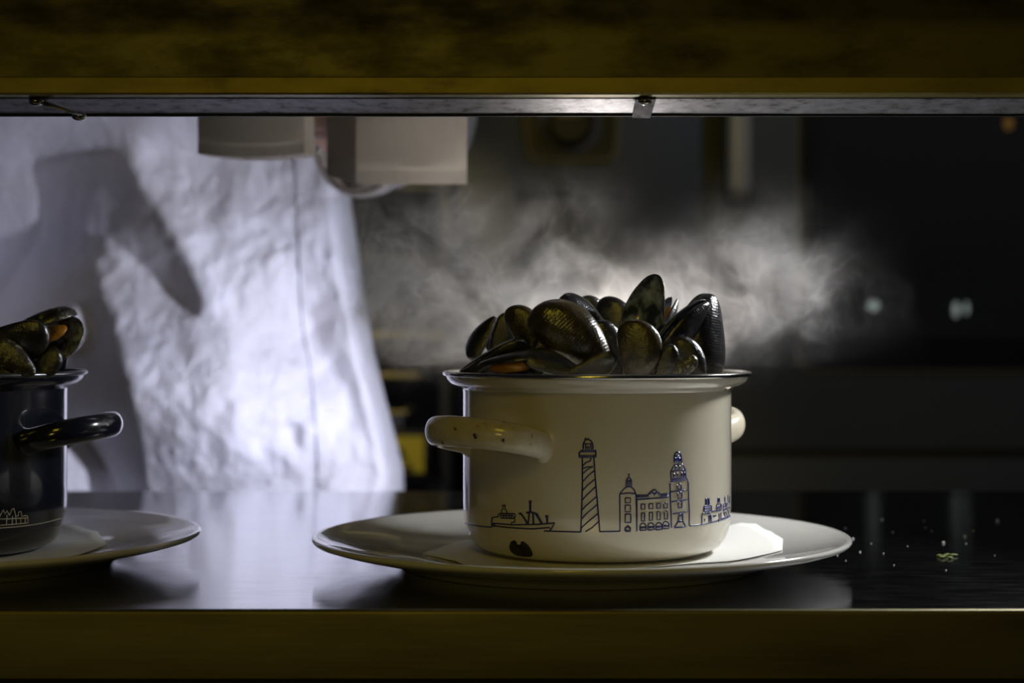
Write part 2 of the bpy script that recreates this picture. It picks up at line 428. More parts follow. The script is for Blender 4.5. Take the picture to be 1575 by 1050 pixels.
def plate_h(r):
    if r < 0.098: return 0.0078
    for (a, b), (c, d) in zip(PH, PH[1:]):
        if a <= r <= c: return b + (d - b) * (r - a) / (c - a)
    return PH[-1][1]
def on_plate(px, py, pcx=X(893, 1.089), pcy=1.089):
    z = 0.009
    for _ in range(12):
        x, y = on_z(px, py, TOP + z); z = 0.5 * z + 0.5 * (plate_h(math.hypot(x - pcx, y - pcy)) + 0.0008)
    return x, y
zz = TOP + 0.0095
outl = [on_plate(650, 850), on_plate(690, 836), (-0.03, 1.14), (0.02, 1.165), (0.08, 1.16), on_plate(1140, 803), on_plate(1162, 806), on_plate(1186, 818), on_plate(1204, 829), on_plate(1203, 845), on_plate(1150, 858), (0.10, 1.03), (0.05, 0.998), (-0.02, 1.005), on_plate(700, 862)]
napkin(outl, px_, py_, 'white paper napkin with uneven edges under the cream pot', 3.1, X(893, 1.089), 1.089)
lx_, ly_ = X(-107, 1.095), 1.095
outl = [(lx_ - 0.09, 1.04), (lx_ - 0.09, 1.15), (lx_, 1.18), on_z(110, 812, zz), on_z(150, 820, zz), on_z(165, 836, zz), on_z(120, 852, zz), (lx_ + 0.03, 1.01)]
napkin(outl, lx_, ly_, 'white paper napkin under the dark blue pot', 5.7, X(-105, 1.095), 1.095)

# ------------------------------------------------------------------ pots
RB, HP, RR = 0.0800, 0.1065, 0.0925
POT_Z = TOP + 0.0092
def outer_profile():
    p = [(0, 0.0), (0.062, 0.0), (0.068, 0.0008), (0.0730, 0.0036), (0.0765, 0.0080), (0.0786, 0.0140), (0.0796, 0.020), (RB, 0.028), (RB, 0.060), (RB, 0.0935), (0.0802, 0.0958)]
    p += [(0.0822, 0.0972), (0.0850, 0.0982), (0.0875, 0.0995), (0.0895, 0.1018), (0.0906, 0.1045)]
    return p
PROF = outer_profile()
def radius_at(z):
    for (r0, z0), (r1, z1) in zip(PROF[1:], PROF[2:]):
        if z0 <= z <= z1: return r0 + (r1 - r0) * (z - z0) / max(1e-9, z1 - z0)
    return RB
def handle_path(az):
    pts = []
    s = 24
    ctrl = [(-s, 0.965, 0.066), (-s, 1.09, 0.068), (-s * 0.86, 1.23, 0.071), (-s * 0.55, 1.335, 0.0735), (-s * 0.18, 1.375, 0.0745), (s * 0.18, 1.375, 0.0745), (s * 0.55, 1.335, 0.0735), (s * 0.86, 1.23, 0.071), (s, 1.09, 0.068), (s, 0.965, 0.066)]
    c = [(RB * r * math.cos(R(az + a)), RB * r * math.sin(R(az + a)), z) for a, r, z in ctrl]
    return curve_pts(c, 40)
def pot(x, y, azs, body_mat, handle_mat, rim_mat, label, hs=1.0):
    t = empty('enamel_pot', (x, y, POT_Z)); tag(t, label, 'pot')
    bm = bmesh.new()
    prof = PROF + [(0.0892, 0.1045), (0.0880, 0.1020), (0.0862, 0.1002), (0.0840, 0.0992), (0.0812, 0.0985), (0.0788, 0.0965), (0.0785, 0.0935), (0.0785, 0.030), (0.074, 0.010), (0.062, 0.0025), (0, 0.0025)]
    # refine straight runs for clean reflections
    lathe(bm, prof, 192)
    b = from_bm('pot_body', bm, body_mat, t, angle=50)
    bm = bmesh.new()
    ring = [(0.0905 + 0.0017 * math.cos(R(a)), 0.1052 + 0.0015 * math.sin(R(a))) for a in range(0, 360, 24)]
    lathe(bm, ring, 192, closed=True)
    from_bm('rim', bm, rim_mat, t)
    for az in azs:
        bm = bmesh.new(); pts = handle_path(az)
        rad = []
        for i in range(len(pts)):
            u = abs(i / (len(pts) - 1) * 2 - 1)
            flare = 1 + 0.30 * max(0, u - 0.88) / 0.12 - 0.12 * u
            rad.append((0.0062 * flare, 0.0088 * flare * hs))
        tube(bm, pts, rad, 28)
        from_bm('handle', bm, handle_mat, t)
    return t, b
pot_main, body_main = pot(px_, py_, (221, 47), M_enamel, M_handle, M_steel, 'cream enamel pot heaped with steaming mussels, blue skyline print')
pot_left, body_left = pot(lx_, ly_, (-6, 174), M_navy, M_navy, M_rimdark, 'dark blue enamel pot cut off by the edge of the view', 0.9)

# prints: strips of ink lying on the wall of the pot
def hit(px, py, cx, cy, base):
    """where the sight line meets the pot wall; returned in the pot's own frame as (angle, z)"""
    dx, dz = (px - 787.5) / F, (500 - py) / F
    r = RB
    for _ in range(12):
        A = dx * dx + 1; B = -2 * (cx * dx + cy); K = cx * cx + cy * cy - r * r
        D = max(B * B - 4 * A * K, 0); t = (-B - math.sqrt(D)) / (2 * A)
        z = CZ + dz * t - base; r = radius_at(z)
    return math.atan2(t - cy, dx * t - cx), z
def ink(polys, cx, cy, par, m, width, name='skyline_print'):
    bm = bmesh.new()
    def put(a, z): r = radius_at(z) + 0.00018; return Vector((r * math.cos(a), r * math.sin(a), z))
    for pl in polys:
        wdt = width
        if isinstance(pl[0], (int, float)): wdt = width * pl[0]; pl = pl[1:]
        h = [hit(x, y, cx, cy, POT_Z) for x, y in pl]
        q = [(a * RB, z) for a, z in h]
        dens = []
        for (a, b), (c, d) in zip(q, q[1:]):
            n = max(1, int(math.hypot(c - a, d - b) / 0.0015))
            for k in range(n): dens.append((a + (c - a) * k / n, b + (d - b) * k / n))
        dens.append(q[-1])
        L_, R_ = [], []
        for i, (a, z) in enumerate(dens):
            p0 = dens[max(i - 1, 0)]; p1 = dens[min(i + 1, len(dens) - 1)]
            tx, tz = p1[0] - p0[0], p1[1] - p0[1]; l = math.hypot(tx, tz) or 1; nx, nz = -tz / l, tx / l
            L_.append(bm.verts.new(put((a + nx * wdt) / RB, z + nz * wdt))); R_.append(bm.verts.new(put((a - nx * wdt) / RB, z - nz * wdt)))
        for i in range(len(dens) - 1): bm.faces.new((L_[i], L_[i + 1], R_[i + 1], R_[i]))
    o = from_bm(name, bm, m, par)
    md = o.modifiers.new('thick', 'SOLIDIFY'); md.thickness = 0.00012; md.offset = 0
    return o
def rect(x0, y0, x1, y1): return [(x0, y0), (x1, y0), (x1, y1), (x0, y1), (x0, y0)]
def cr(crop, pl):     # points read off an enlarged crop (x0, y0, scale)
    x0, y0, s = crop; head = []
    if isinstance(pl[0], (int, float)): head = [pl[0]]; pl = pl[1:]
    return head + [(x0 + a / s, y0 + b / s) for a, b in pl]
S = []
c3 = (720, 660, 3.841)
c4 = (740, 700, 6.18)
c5 = (870, 660, 6.177)
c6 = (980, 680, 7.0)
# ship
S += [cr(c3, p) for p in [[(-18, 552), (30, 566), (140, 578), (145, 520)], [(148, 568), (240, 580), (380, 588), (478, 580), (492, 588), (512, 553), (400, 562)], [(480, 600), (496, 585)], [(448, 600), (560, 604), (664, 606)]]]
S += [cr(c4, p) for p in [[(100, 645), (105, 590), (165, 583)], [(165, 583), (168, 560), (185, 552), (320, 556), (330, 575), (320, 590), (322, 635), (290, 638), (288, 655)],
    [(100, 645), (180, 650), (290, 660), (430, 658)], [(185, 570), (310, 574), (312, 598), (188, 594), (185, 570)], [(215, 572), (216, 594)], [(240, 572), (241, 596)], [(268, 572), (269, 596)], [(290, 573), (291, 597)],
    [(205, 470), (210, 510), (195, 525), (198, 548)], [(230, 470), (228, 510), (245, 530), (248, 550)], [(205, 475), (232, 475)], [1.8, (108, 648), (108, 680)], [1.8, (128, 650), (126, 680)],
    [1.6, (360, 550), (385, 560), (415, 605), (438, 648)], [1.2, (380, 548), (412, 590), (442, 640)], [1.6, (460, 545), (455, 600), (445, 655)], [1.7, (455, 438), (482, 440)], [1.9, (468, 440), (468, 545)],
    [1.5, (430, 545), (480, 540), (520, 552)], [1.6, (495, 550), (500, 655)], [1.5, (515, 550), (545, 595), (575, 650)], [1.2, (530, 548), (560, 605), (582, 645)], [1.7, (610, 578), (640, 580)], [1.7, (628, 580), (630, 640)], [(430, 658), (560, 655), (700, 642)]]]
# lighthouse
S += [cr(c5, p) for p in [[1.1, (158, 270), (160, 500), (155, 700), (145, 975)], [1.1, (268, 265), (280, 450), (300, 680), (325, 975)], [(0, 972), (145, 975)], [(325, 972), (515, 968)],
    [1.3, (128, 225), (150, 205), (285, 200), (288, 262), (132, 266), (128, 225)], [1.2, (150, 212), (282, 212)], [1.1, (130, 250), (286, 248)], [1.2, (168, 200), (168, 140), (185, 105), (210, 95), (240, 108), (257, 140), (258, 198)],
    [1.2, (180, 85), (200, 95), (222, 88)], [(175, 138), (250, 138)], [(190, 145), (192, 200)], [(205, 160), (208, 200)], [(222, 160), (226, 200)], [(238, 145), (243, 198)],
    [(165, 345), (195, 315), (235, 300), (240, 270)], [(165, 370), (210, 355), (260, 360)], [(165, 420), (210, 380), (262, 350)], [(165, 495), (215, 440), (270, 395)], [(162, 580), (210, 530), (276, 475)], [(160, 670), (200, 625), (285, 545)],
    [(157, 765), (190, 730), (292, 640)], [(153, 850), (200, 800), (300, 715)], [(150, 935), (210, 880), (308, 800)], [(188, 972), (250, 935), (315, 875)]]]
# town hall left tower
S += [cr(c5, p) for p in [[(515, 968), (513, 620), (520, 605), (560, 560), (590, 545), (620, 545), (650, 575), (668, 620), (675, 965)], [(515, 615), (590, 605), (660, 612)],
    [(575, 545), (575, 490), (590, 462), (612, 462), (625, 490), (625, 540)], [(578, 485), (622, 485)], [(590, 490), (592, 540)], [(608, 490), (610, 540)], [(600, 420), (600, 460)],
    rect(565, 652, 615, 697), rect(565, 720, 615, 783), rect(565, 805, 618, 885), [1.7, (568, 965), (568, 940), (590, 918), (612, 940), (612, 965), (568, 965)],
    [(672, 625), (700, 640), (780, 636), (803, 600)], [(672, 668), (803, 660)], [(675, 640), (790, 630)]]]
# middle wing and right tower
wing = [[(0, 570), (120, 570)], [(0, 590), (125, 583)], [(0, 615), (120, 607), (340, 592)], [1.3, (120, 585), (122, 560), (140, 535), (150, 545), (160, 520), (185, 512), (205, 520), (215, 545), (232, 535), (240, 580)], [1.8, (135, 555), (160, 535), (185, 560), (210, 535)],
    [1.2, (240, 565), (345, 555)], [(240, 580), (345, 572)], [(-5, 615), (-5, 960)], [(350, 430), (360, 700), (368, 920)]]
for x in (62, 147, 230, 304): wing += [rect(x - 20, 665 - (x - 62) * .05, x + 20, 720 - (x - 62) * .05)]
for x in (62, 147, 230, 308): wing += [rect(x - 17, 762 - (x - 62) * .09, x + 17, 848 - (x - 62) * .09)]
for x, dy in ((62, 0), (147, -3), (232, -6), (308, -18)):
    wing += [[(x - 33, 948 + dy), (x - 33, 900 + dy), (x - 20, 878 + dy), (x, 868 + dy), (x + 20, 878 + dy), (x + 33, 900 + dy), (x + 32, 946 + dy), (x - 33, 948 + dy)], [1.6, (x - 30, 918 + dy), (x + 30, 915 + dy)]]
wing += [[(350, 430), (370, 425), (540, 400), (548, 440), (560, 900)], [(365, 420), (360, 320), (372, 290), (400, 250), (480, 235), (515, 285), (525, 390), (540, 400)], [1.3, (370, 318), (440, 300), (515, 300)], [1.5, (368, 418), (450, 400), (530, 390)], [1.6, (370, 405), (530, 378)],
    [1.8, (395, 330), (397, 385)], [1.3, (430, 325), (432, 385)], [1.6, (475, 320), (480, 382)], [1.8, (505, 315), (508, 380)], [1.6, (415, 250), (412, 290)], [1.6, (455, 248), (462, 290)],
    [1.4, (400, 225), (398, 150), (410, 118), (435, 105), (460, 118), (470, 150), (478, 232)], [1.8, (410, 160), (412, 220)], [2.2, (428, 150), (430, 215)], [1.8, (452, 160), (456, 220)], [1.3, (400, 150), (468, 150)],
    [1.2] + rect(432, 452, 472, 510), [1.2] + rect(436, 540, 480, 605), [1.2] + rect(440, 632, 480, 705), [(360, 532), (450, 522), (535, 515)], [(368, 640), (460, 628), (545, 615)], [(380, 770), (460, 758), (545, 745)],
    [1.3, (400, 918), (520, 908), (490, 850), (485, 770), (450, 765), (440, 850), (400, 918)], [1.8, (455, 770), (470, 800)], [1.4, (440, 855), (490, 850)]]
wing += [[(562, 900), (690, 885), (800, 862), (870, 845)], [1.9, (868, 842), (930, 826), (978, 806), (1000, 792)],
    [1.1, (695, 885), (697, 770), (780, 765), (785, 862)], [2.2, (742, 600), (742, 690)], [2.2, (768, 598), (770, 690)], [1.3, (715, 690), (800, 685), (800, 735), (716, 740), (715, 690)], [1.3, (718, 712), (800, 708)], [(730, 745), (732, 765)], [(762, 742), (762, 765)], [(725, 820), (728, 850)],
    [2.4, (775, 780), (778, 865)], [(800, 745), (850, 738)], [1.3, (815, 795), (850, 790)], [1.2, (790, 775), (800, 860)],
    [2.0, (870, 592), (868, 660)], [2.0, (882, 590), (884, 660)], [1.3, (850, 735), (852, 680), (868, 660), (888, 658), (905, 680), (906, 728)], [1.3, (855, 700), (903, 695)], [1.3, (855, 715), (903, 710)], [1.2, (850, 738), (906, 728)], [1.3, (880, 765), (885, 840)], [1.3, (900, 755), (902, 832)],
    [1.8, (942, 582), (942, 650)], [1.3, (925, 720), (926, 670), (942, 650), (956, 665), (958, 708)], [1.6, (925, 690), (957, 683)], [1.6, (925, 730), (957, 720)], [1.3, (930, 750), (952, 810)], [1.3, (950, 745), (970, 790)],
    [1.8, (976, 565), (976, 640)], [1.6, (966, 700), (968, 655), (980, 640), (992, 655)], [1.7, (965, 720), (985, 710)], [1.5, (975, 730), (990, 790)], [1.6, (994, 575), (994, 640)], [1.5, (988, 700), (1000, 690)]]
S += [cr(c6, p) for p in wing]
ink(S, px_, py_, pot_main, M_ink, 0.00038)['label'] = 'blue line drawing of ship, lighthouse and town hall'
# black mussel emblem near the foot
bm = bmesh.new()
em = [(272, 880), (285, 838), (318, 824), (338, 840), (334, 858), (350, 868), (372, 866), (386, 856), (380, 842), (400, 834), (440, 860), (470, 900), (490, 940), (492, 970), (470, 984), (400, 982), (330, 968), (290, 938), (275, 910)]
em = [(740 + a / 6.18, 697 + b / 6.18) for a, b in em]
q = [hit(x, y, px_, py_, POT_Z) for x, y in em]
ca = sum(a for a, z in q) / len(q); cz_ = hit(800, 849, px_, py_, POT_Z)[1]
rings = []
for s in (0.0, 0.25, 0.5, 0.75, 1.0):
    ring = []
    for a, z in q:
        aa, z_ = ca + (a - ca) * s, cz_ + (z - cz_) * s; r = radius_at(z_) + 0.0003; ring.append(bm.verts.new((r * math.cos(aa), r * math.sin(aa), z_)))
    rings.append(ring)
for a, b in zip(rings, rings[1:]):
    for i in range(len(q)): bm.faces.new((a[i], a[(i + 1) % len(q)], b[(i + 1) % len(q)], b[i]))
bmesh.ops.remove_doubles(bm, verts=bm.verts, dist=1e-5)
eo = from_bm('mussel_emblem', bm, M_chip, pot_main); eo['label'] = 'small black printed mussel emblem'
md = eo.modifiers.new('thick', 'SOLIDIFY'); md.thickness = 0.0002; md.offset = 0
# left pot print
cl = (0, 440, 2.1)
T = [[(-20, 782), (60, 776), (130, 766), (185, 752), (209, 745)], [(-10, 768), (0, 740), (10, 722), (16, 735), (22, 725), (30, 740)], [(20, 770), (22, 738)], [(30, 740), (38, 720), (44, 718), (50, 742), (58, 742), (60, 728), (68, 728), (70, 745)], [(38, 772), (40, 742)], [(52, 770), (50, 742)], [(70, 745), (80, 740), (88, 742), (90, 765)], [(66, 770), (66, 746)], [(80, 768), (80, 745)], [(0, 752), (90, 748)], [(0, 772), (90, 764)]]
ink([cr(cl, p) for p in T], lx_, ly_, pot_left, M_paleink, 0.00030)['label'] = 'pale line drawing of a skyline'

# ------------------------------------------------------------------ mussels
LM, WM, TM = 0.060, 0.0150, 0.0075
def shell_half(t, e=0.58):
    return (t ** e) * max(0.0, 1 - t ** 3.2) ** 0.5 / 0.72
def valve_mesh(side, wide=1.0, deep=1.0, e=0.58, nt=34, nu=18):
    bm = bmesh.new(); rows = []
    for i in range(nt + 1):
        t = 0.5 - 0.5 * math.cos(math.pi * i / nt); hw = WM * wide * shell_half(t, e)
        cx = 0.0045 * math.sin(math.pi * t) - 0.002 * t
        row = []
        for k in range(nu + 1):
            u = -math.cos(math.pi * k / nu)
            dome = TM * deep * (shell_half(t, e) ** 0.75) * max(0, 1 - u * u) ** 0.62 * (1 + 0.12 * u)
            xx = cx + u * hw
            row.append(bm.verts.new((xx, side * -dome, t * LM)))
        rows.append(row)
    for a, b in zip(rows, rows[1:]):
        for k in range(nu):
            bm.faces.new((a[k], b[k], b[k + 1], a[k + 1]))
    bmesh.ops.remove_doubles(bm, verts=bm.verts, dist=2e-5)
    bmesh.ops.recalc_face_normals(bm, faces=bm.faces)
    # outward = away from the middle plane
    s = sum(f.normal.y * f.calc_area() for f in bm.faces)
    if s * side > 0: bmesh.ops.reverse_faces(bm, faces=bm.faces)
    me = bpy.data.meshes.new('shell'); bm.to_mesh(me); bm.free()
    for p in me.polygons: p.use_smooth = True
    return me
def flesh_mesh():
    bm = bmesh.new(); bmesh.ops.create_uvsphere(bm, u_segments=28, v_segments=18, radius=1)
    for v in bm.verts:
        t = v.co.z * 0.5 + 0.5
        n = mnoise.noise(v.co * 2.3) * 0.12
        v.co = Vector((v.co.x * 0.0105 * (1 + n) * (0.6 + 0.5 * t) + 0.002, v.co.y * 0.0058 * (1 + n * 2), 0.009 + t * 0.040))
    me = bpy.data.meshes.new('flesh'); bm.to_mesh(me); bm.free()
    for p in me.polygons: p.use_smooth = True
    return me
VALVES = {}
def valves(key, mo):
    if (key, mo.name) not in VALVES:
        wide, deep, e = key; r = []
        for s in (1, -1):
            me = valve_mesh(s, wide, deep, e); me.materials.append(mo); me.materials.append(M_nacre); r.append(me)
        VALVES[(key, mo.name)] = r
    return VALVES[(key, mo.name)]
FL = flesh_mesh(); FL.materials.append(M_flesh)
def mussel(cpx, cpy, d, ang, label, tilt=0, roll=0, size=1.0, open_=3, wide=1.0, deep=1.0, m=None, flesh=False, single=False, inner=False, e=0.58, group='mussels heaped in the cream pot'):
    t = empty('mussel')
    Mx = (Matrix.Rotation(R(90 - ang), 4, 'Y') @ Matrix.Rotation(R(tilt), 4, 'X') @ Matrix.Rotation(R(roll), 4, 'Z'))
    c = P(cpx, cpy, d); org = c - (Mx @ Vector((0.0, 0, LM * 0.52 * size)))
    t.matrix_world = Matrix.Translation(org) @ Mx @ Matrix.Scale(size, 4)
    tag(t, label, 'mussel', group)
    vs = valves((wide, deep, e), m or M_shell)
    for k, s in enumerate((1, -1)):
        if single and s == (1 if inner else -1): continue
        o = bpy.data.objects.new('shell', vs[k]); C.objects.link(o); o.parent = t
        ax = -0.011 * wide
        piv = Matrix.Translation((ax, 0, 0)) @ Matrix.Rotation(R(-s * open_), 4, 'Z') @ Matrix.Translation((-ax, 0, 0))
        o.matrix_local = Matrix.Translation((0, -s * 0.0002, 0)) @ piv
        md = o.modifiers.new('thick', 'SOLIDIFY'); md.thickness = 0.0008; md.offset = -1; md.material_offset = 1; md.material_offset_rim = 0
    if flesh:
        o = bpy.data.objects.new('flesh', FL); C.objects.link(o); o.parent = t
    return t
D = py_
MS = [
 # cx, cy, depth, angle of the round end, label, kwargs
 (741, 521, D + 0.005, 238, 'upright dark mussel at the left end of the heap, rim edge lit', dict(size=0.50, roll=55, open_=4, wide=1.2)),
 (771, 523, D + 0.012, 65, 'dark rounded mussel behind the upright one at the left end', dict(size=0.60, roll=18, wide=1.15)),
 (762, 552, D - 0.035, 24, 'gaping black mussel resting on the left of the rim', dict(size=0.72, roll=58, open_=8, tilt=6, wide=1.2)),
 (794, 559, D - 0.050, 9, 'long flat black mussel shell low over the rim above orange flesh', dict(size=0.70, roll=-72, open_=14, tilt=0, flesh=True, wide=1.2)),
 (806, 510, D - 0.030, 112, 'olive mussel standing upright left of the big glossy one', dict(size=0.58, roll=-8, wide=1.15, m=M_shell_olive)),
 (879, 522, D - 0.045, 138, 'big glossy olive mussel with golden glints in the middle', dict(size=0.98, roll=6, wide=1.12, deep=1.3, m=M_shell_olive)),
 (904, 499, D - 0.012, 130, 'narrow dark mussel leaning behind the big glossy one', dict(size=0.80, roll=56, open_=3, wide=1.0)),
 (936, 503, D + 0.030, 75, 'blue grey mussel at the back with a bright right side', dict(size=0.66, roll=-10, wide=1.35)),
 (911, 492, D + 0.045, 100, 'small dark mussel tip showing behind the blue grey one', dict(size=0.55, roll=10, wide=1.1)),
 (994, 492, D - 0.012, 259, 'tallest mussel of the heap, hollow pale blue inside facing out', dict(size=0.90, roll=30, tilt=6, open_=3, wide=1.12, deep=1.5, e=0.44, single=True, inner=True)),
 (978, 541, D - 0.060, 86, 'rounded olive mussel with black spots at the front', dict(size=0.64, roll=0, wide=1.42, m=M_shell_olive)),
 (1018, 509, D + 0.020, 250, 'dark mussel half hidden behind the tallest one', dict(size=0.70, roll=-60, flesh=True, open_=14)),
 (1043, 522, D - 0.030, 233, 'narrow black mussel leaning right towards the right end', dict(size=0.90, roll=-58, open_=3, wide=1.05, e=0.45)),
 (1084, 522, D - 0.010, 267, 'tall mussel at the right end with a bright wet side', dict(size=0.88, roll=-24, open_=2, wide=1.22, deep=1.7, e=0.40)),
 (1022, 560, D - 0.060, 60, 'small dark mussel wedged low beneath the leaning black one', dict(size=0.42, roll=20)),
 (1047, 563, D - 0.058, 20, 'small grey mussel low on the right by the rim', dict(size=0.36, roll=10, m=M_shell_worn)),
 (1062, 552, D - 0.045, 120, 'dark blue mussel low between the two right hand mussels', dict(size=0.5, roll=10)),
 (850, 563, D - 0.058, 160, 'black mussel lying flat below the big glossy one', dict(size=0.62, roll=50)),
 (905, 566, D - 0.058, 20, 'black mussel lying low between the glossy and spotted ones', dict(size=0.6, roll=40)),
 (830, 548, D - 0.035, 60, 'dark mussel buried below the upright olive one', dict(size=0.6, roll=30)),
 (935, 543, D - 0.025, 100, 'dark mussel buried left of the spotted one', dict(size=0.7, roll=20)),
 (1015, 545, D - 0.030, 70, 'dark mussel buried right of the spotted one', dict(size=0.65, roll=-20)),
 (778, 552, D + 0.000, 30, 'dark mussel buried at the left of the heap', dict(size=0.65, roll=30)),
 (870, 538, D + 0.020, 20, 'dark mussel buried in the middle at the back', dict(size=0.9, roll=30)),
 (960, 545, D + 0.030, 160, 'dark mussel buried at the back behind the spotted one', dict(size=0.8, roll=40)),
 (1050, 550, D + 0.020, 150, 'dark mussel buried at the back near the right end', dict(size=0.8, roll=40)),
 (800, 550, D + 0.040, 150, 'dark mussel buried at the back on the left', dict(size=0.8, roll=40)),
]
for a, b, d_, ang, lab, kw in MS: mussel(a, b, d_, ang, lab, **kw)
gl = 'mussels in the dark blue pot'
mussel(72, 513, D - 0.010, 18, 'pale blotched mussel gaping over orange flesh in the dark pot', tilt=0, roll=-62, size=0.72, open_=24, wide=1.5, deep=1.7, m=M_shell_worn, flesh=True, group=gl)
mussel(16, 522, D - 0.040, 6, 'black mussel lying across the top of the dark pot', roll=30, size=0.80, open_=3, group=gl, wide=1.15)
mussel(6, 556, D - 0.050, 160, 'grey mussel at the left edge low in the dark pot', roll=0, size=0.62, wide=1.3, m=M_shell_worn, group=gl)
mussel(68, 561, D - 0.035, 40, 'small black mussel beneath the pale blotched one', roll=0, size=0.42, wide=1.2, group=gl)
mussel(90, 540, D + 0.015, 95, 'pale mussel shell standing at the right side of the dark pot', roll=-50, size=0.46, open_=4, wide=1.2, m=M_shell_worn, group=gl)
mussel(40, 562, D + 0.0, 20, 'black mussel buried in the dark pot', roll=30, size=0.8, group=gl)

# ------------------------------------------------------------------ crumbs and leaf on the counter
rc = bmesh.new(); bmesh.ops.create_icosphere(rc, subdivisions=2, radius=0.0009)
for v in rc.verts: v.co *= 1 + 0.35 * mnoise.noise(v.co * 900)
for v in rc.verts: v.co.z *= 0.7
cm = bpy.data.meshes.new('crumb'); rc.to_mesh(cm); rc.free(); M_crumb = mat('salt_white', (0.85, 0.85, 0.8), 0.4); cm.materials.append(M_crumb)
for p in cm.polygons: p.use_smooth = True
dots = [(1312, 829, .9), (1357, 799, .9), (1421, 801, .6), (1451, 835, 1.3), (1484, 825, 1.1), (1534, 801, 1.4), (1497, 816, .7), (1323, 849, .7), (1288, 854, .6), (1373, 818, .6), (1359, 851, .5), (1455, 877, .6), (1486, 836, .6), (1301, 862, .5), (1433, 817, .5), (1242, 861, .5), (1375, 869, .5), (1423, 811, .5), (1300, 812, .5), (1530, 854, .5), (1396, 840, .4), (1340, 836, .4)]
for x, y, s in dots:
    o = bpy.data.objects.new('salt_grain', cm); C.objects.link(o)
    a, b = on_z(x, y, TOP); s *= 0.8; o.location = (a, b, TOP + 0.0006 * s); o.scale = (s,) * 3
    tag(o, 'tiny white grain lying on the dark steel counter right of the plate', 'salt grain', 'white grains scattered on the counter')
M_leaf = mat('green_herb', (0.10, 0.13, 0.02), 0.5)
bm = bmesh.new()
for k in range(7):
    a, b = on_z(1445 + k * 4, 857 + random.uniform(-3, 3), TOP); r = bmesh.ops.create_icosphere(bm, subdivisions=2, radius=0.0016)
    for v in r['verts']:
        v.co = Vector((v.co.x * random.uniform(.8, 1.3), v.co.y * 1.2, v.co.z * 0.35 + 0.0006 + abs(mnoise.noise(v.co * 900)) * 0.0012)); v.co += Vector((a, b, 0))
o = from_bm('herb_scrap', bm, M_leaf); o.location = (0, 0, TOP); tag(o, 'small scrap of green herb on the counter right of the plate', 'herb')

# ------------------------------------------------------------------ the chef
def in_poly(xx, yy, poly):
    c = np.zeros(xx.shape, bool); j = len(poly) - 1
    for i in range(len(poly)):
        xi, yi = poly[i]; xj, yj = poly[j]
        if yi != yj:
            cond = ((yi > yy) != (yj > yy)) & (xx < (xj - xi) * (yy - yi) / (yj - yi) + xi); c ^= cond
        j = i
    return c
STEP = 4; gx = np.arange(-420, 700, STEP); gy = np.arange(60, 880, STEP)
GX, GY = np.meshgrid(gx, gy)
def blur(a, s_):
    n = max(1, int(math.ceil(s_)))
    k = np.exp(-0.5 * (np.arange(-3 * n, 3 * n + 1) / s_) ** 2); k /= k.sum()
    a = np.apply_along_axis(lambda r: np.convolve(np.pad(r, 3 * n, 'edge'), k, 'valid'), 1, a)
    return np.apply_along_axis(lambda r: np.convolve(np.pad(r, 3 * n, 'edge'), k, 'valid'), 0, a)
# wanted light and shadow on the cloth; the folds are shaped to give it
shade_map = np.full(GX.shape, 0.0)
def fill(poly, v, b):
    global shade_map
    m_ = blur(in_poly(GX, GY, poly).astype(float), b); shade_map = shade_map * (1 - m_) + v * m_
def glowpt(x, y, rx, ry, v):
    global shade_map
    shade_map = shade_map + v * np.exp(-((GX - x) / rx) ** 2 - ((GY - y) / ry) ** 2) * (shade_map > 0.1)
fill([(192, 225), (300, 120), (560, 120), (620, 440), (660, 860), (232, 860), (222, 700), (212, 640), (192, 560), (165, 470), (143, 398), (152, 392), (176, 425), (158, 362), (215, 410), (312, 494), (305, 440), (285, 390), (250, 330), (215, 280)], 0.165, 1.5)
fill([(105, 485), (124, 468), (134, 500), (130, 540), (112, 548)], 0.4, 2)
fill([(60, 640), (100, 670), (158, 746), (170, 860), (60, 860)], 0.9, 2)
fill([(335, 235), (365, 235), (420, 420), (395, 440)], 0.13, 4)
fill([(235, 245), (262, 245), (330, 400), (318, 420)], 0.33, 4)
fill([(405, 250), (452, 250), (452, 400), (430, 420)], 0.22, 4)
fill([(490, 330), (478, 345), (400, 520), (440, 470)], 0.45, 4)
glowpt(445, 600, 90, 130, 0.9); glowpt(480, 690, 40, 60, 0.3); glowpt(330, 740, 80, 35, 0.25); glowpt(300, 520, 60, 40, 0.06)
fill([(300, 600), (312, 600), (296, 750), (286, 750)], 0.15, 2)
fill([(262, 620), (272, 600), (262, 760), (250, 760)], 0.12, 2)
fill([(175, 500), (190, 505), (262, 650), (250, 660)], 0.22, 3)
fill([(492, 280), (520, 285), (545, 470), (520, 540), (480, 560), (480, 500)], 0.16, 2)
fill([(500, 560), (530, 520), (560, 560), (600, 700), (560, 690)], 0.14, 2)
fill([(440, 655), (456, 640), (474, 660), (470, 700), (452, 690)], 0.10, 2)
fill([(495, 700), (520, 590), (610, 800), (520, 800)], 0.60, 2)
CXB = -0.345; YC = 1.88; DB = 0.165
edge = [(0.60, -0.105), (0.895, -0.112), (0.965, -0.130), (1.015, -0.142), (1.075, -0.152), (1.13, -0.160), (1.17, -0.166), (1.25, -0.160), (1.36, -0.150), (1.43, -0.170), (1.465, -0.235), (1.49, -0.30)]
def edge_x(z):
    for (z0, x0), (z1, x1) in zip(edge, edge[1:]):
        if z0 <= z <= z1: return x0 + (x1 - x0) * (z - z0) / (z1 - z0)
    return edge[0][1] if z < edge[0][0] else edge[-1][1]
FY, FX = np.meshgrid(np.fft.fftfreq(len(gy) * 2, STEP) * 2 * np.pi, np.fft.fftfreq(len(gx) * 2, STEP) * 2 * np.pi, indexing='ij')
depth = np.full(GX.shape, 1.68); near = blur((shade_map > 0.25).astype(float), 7)
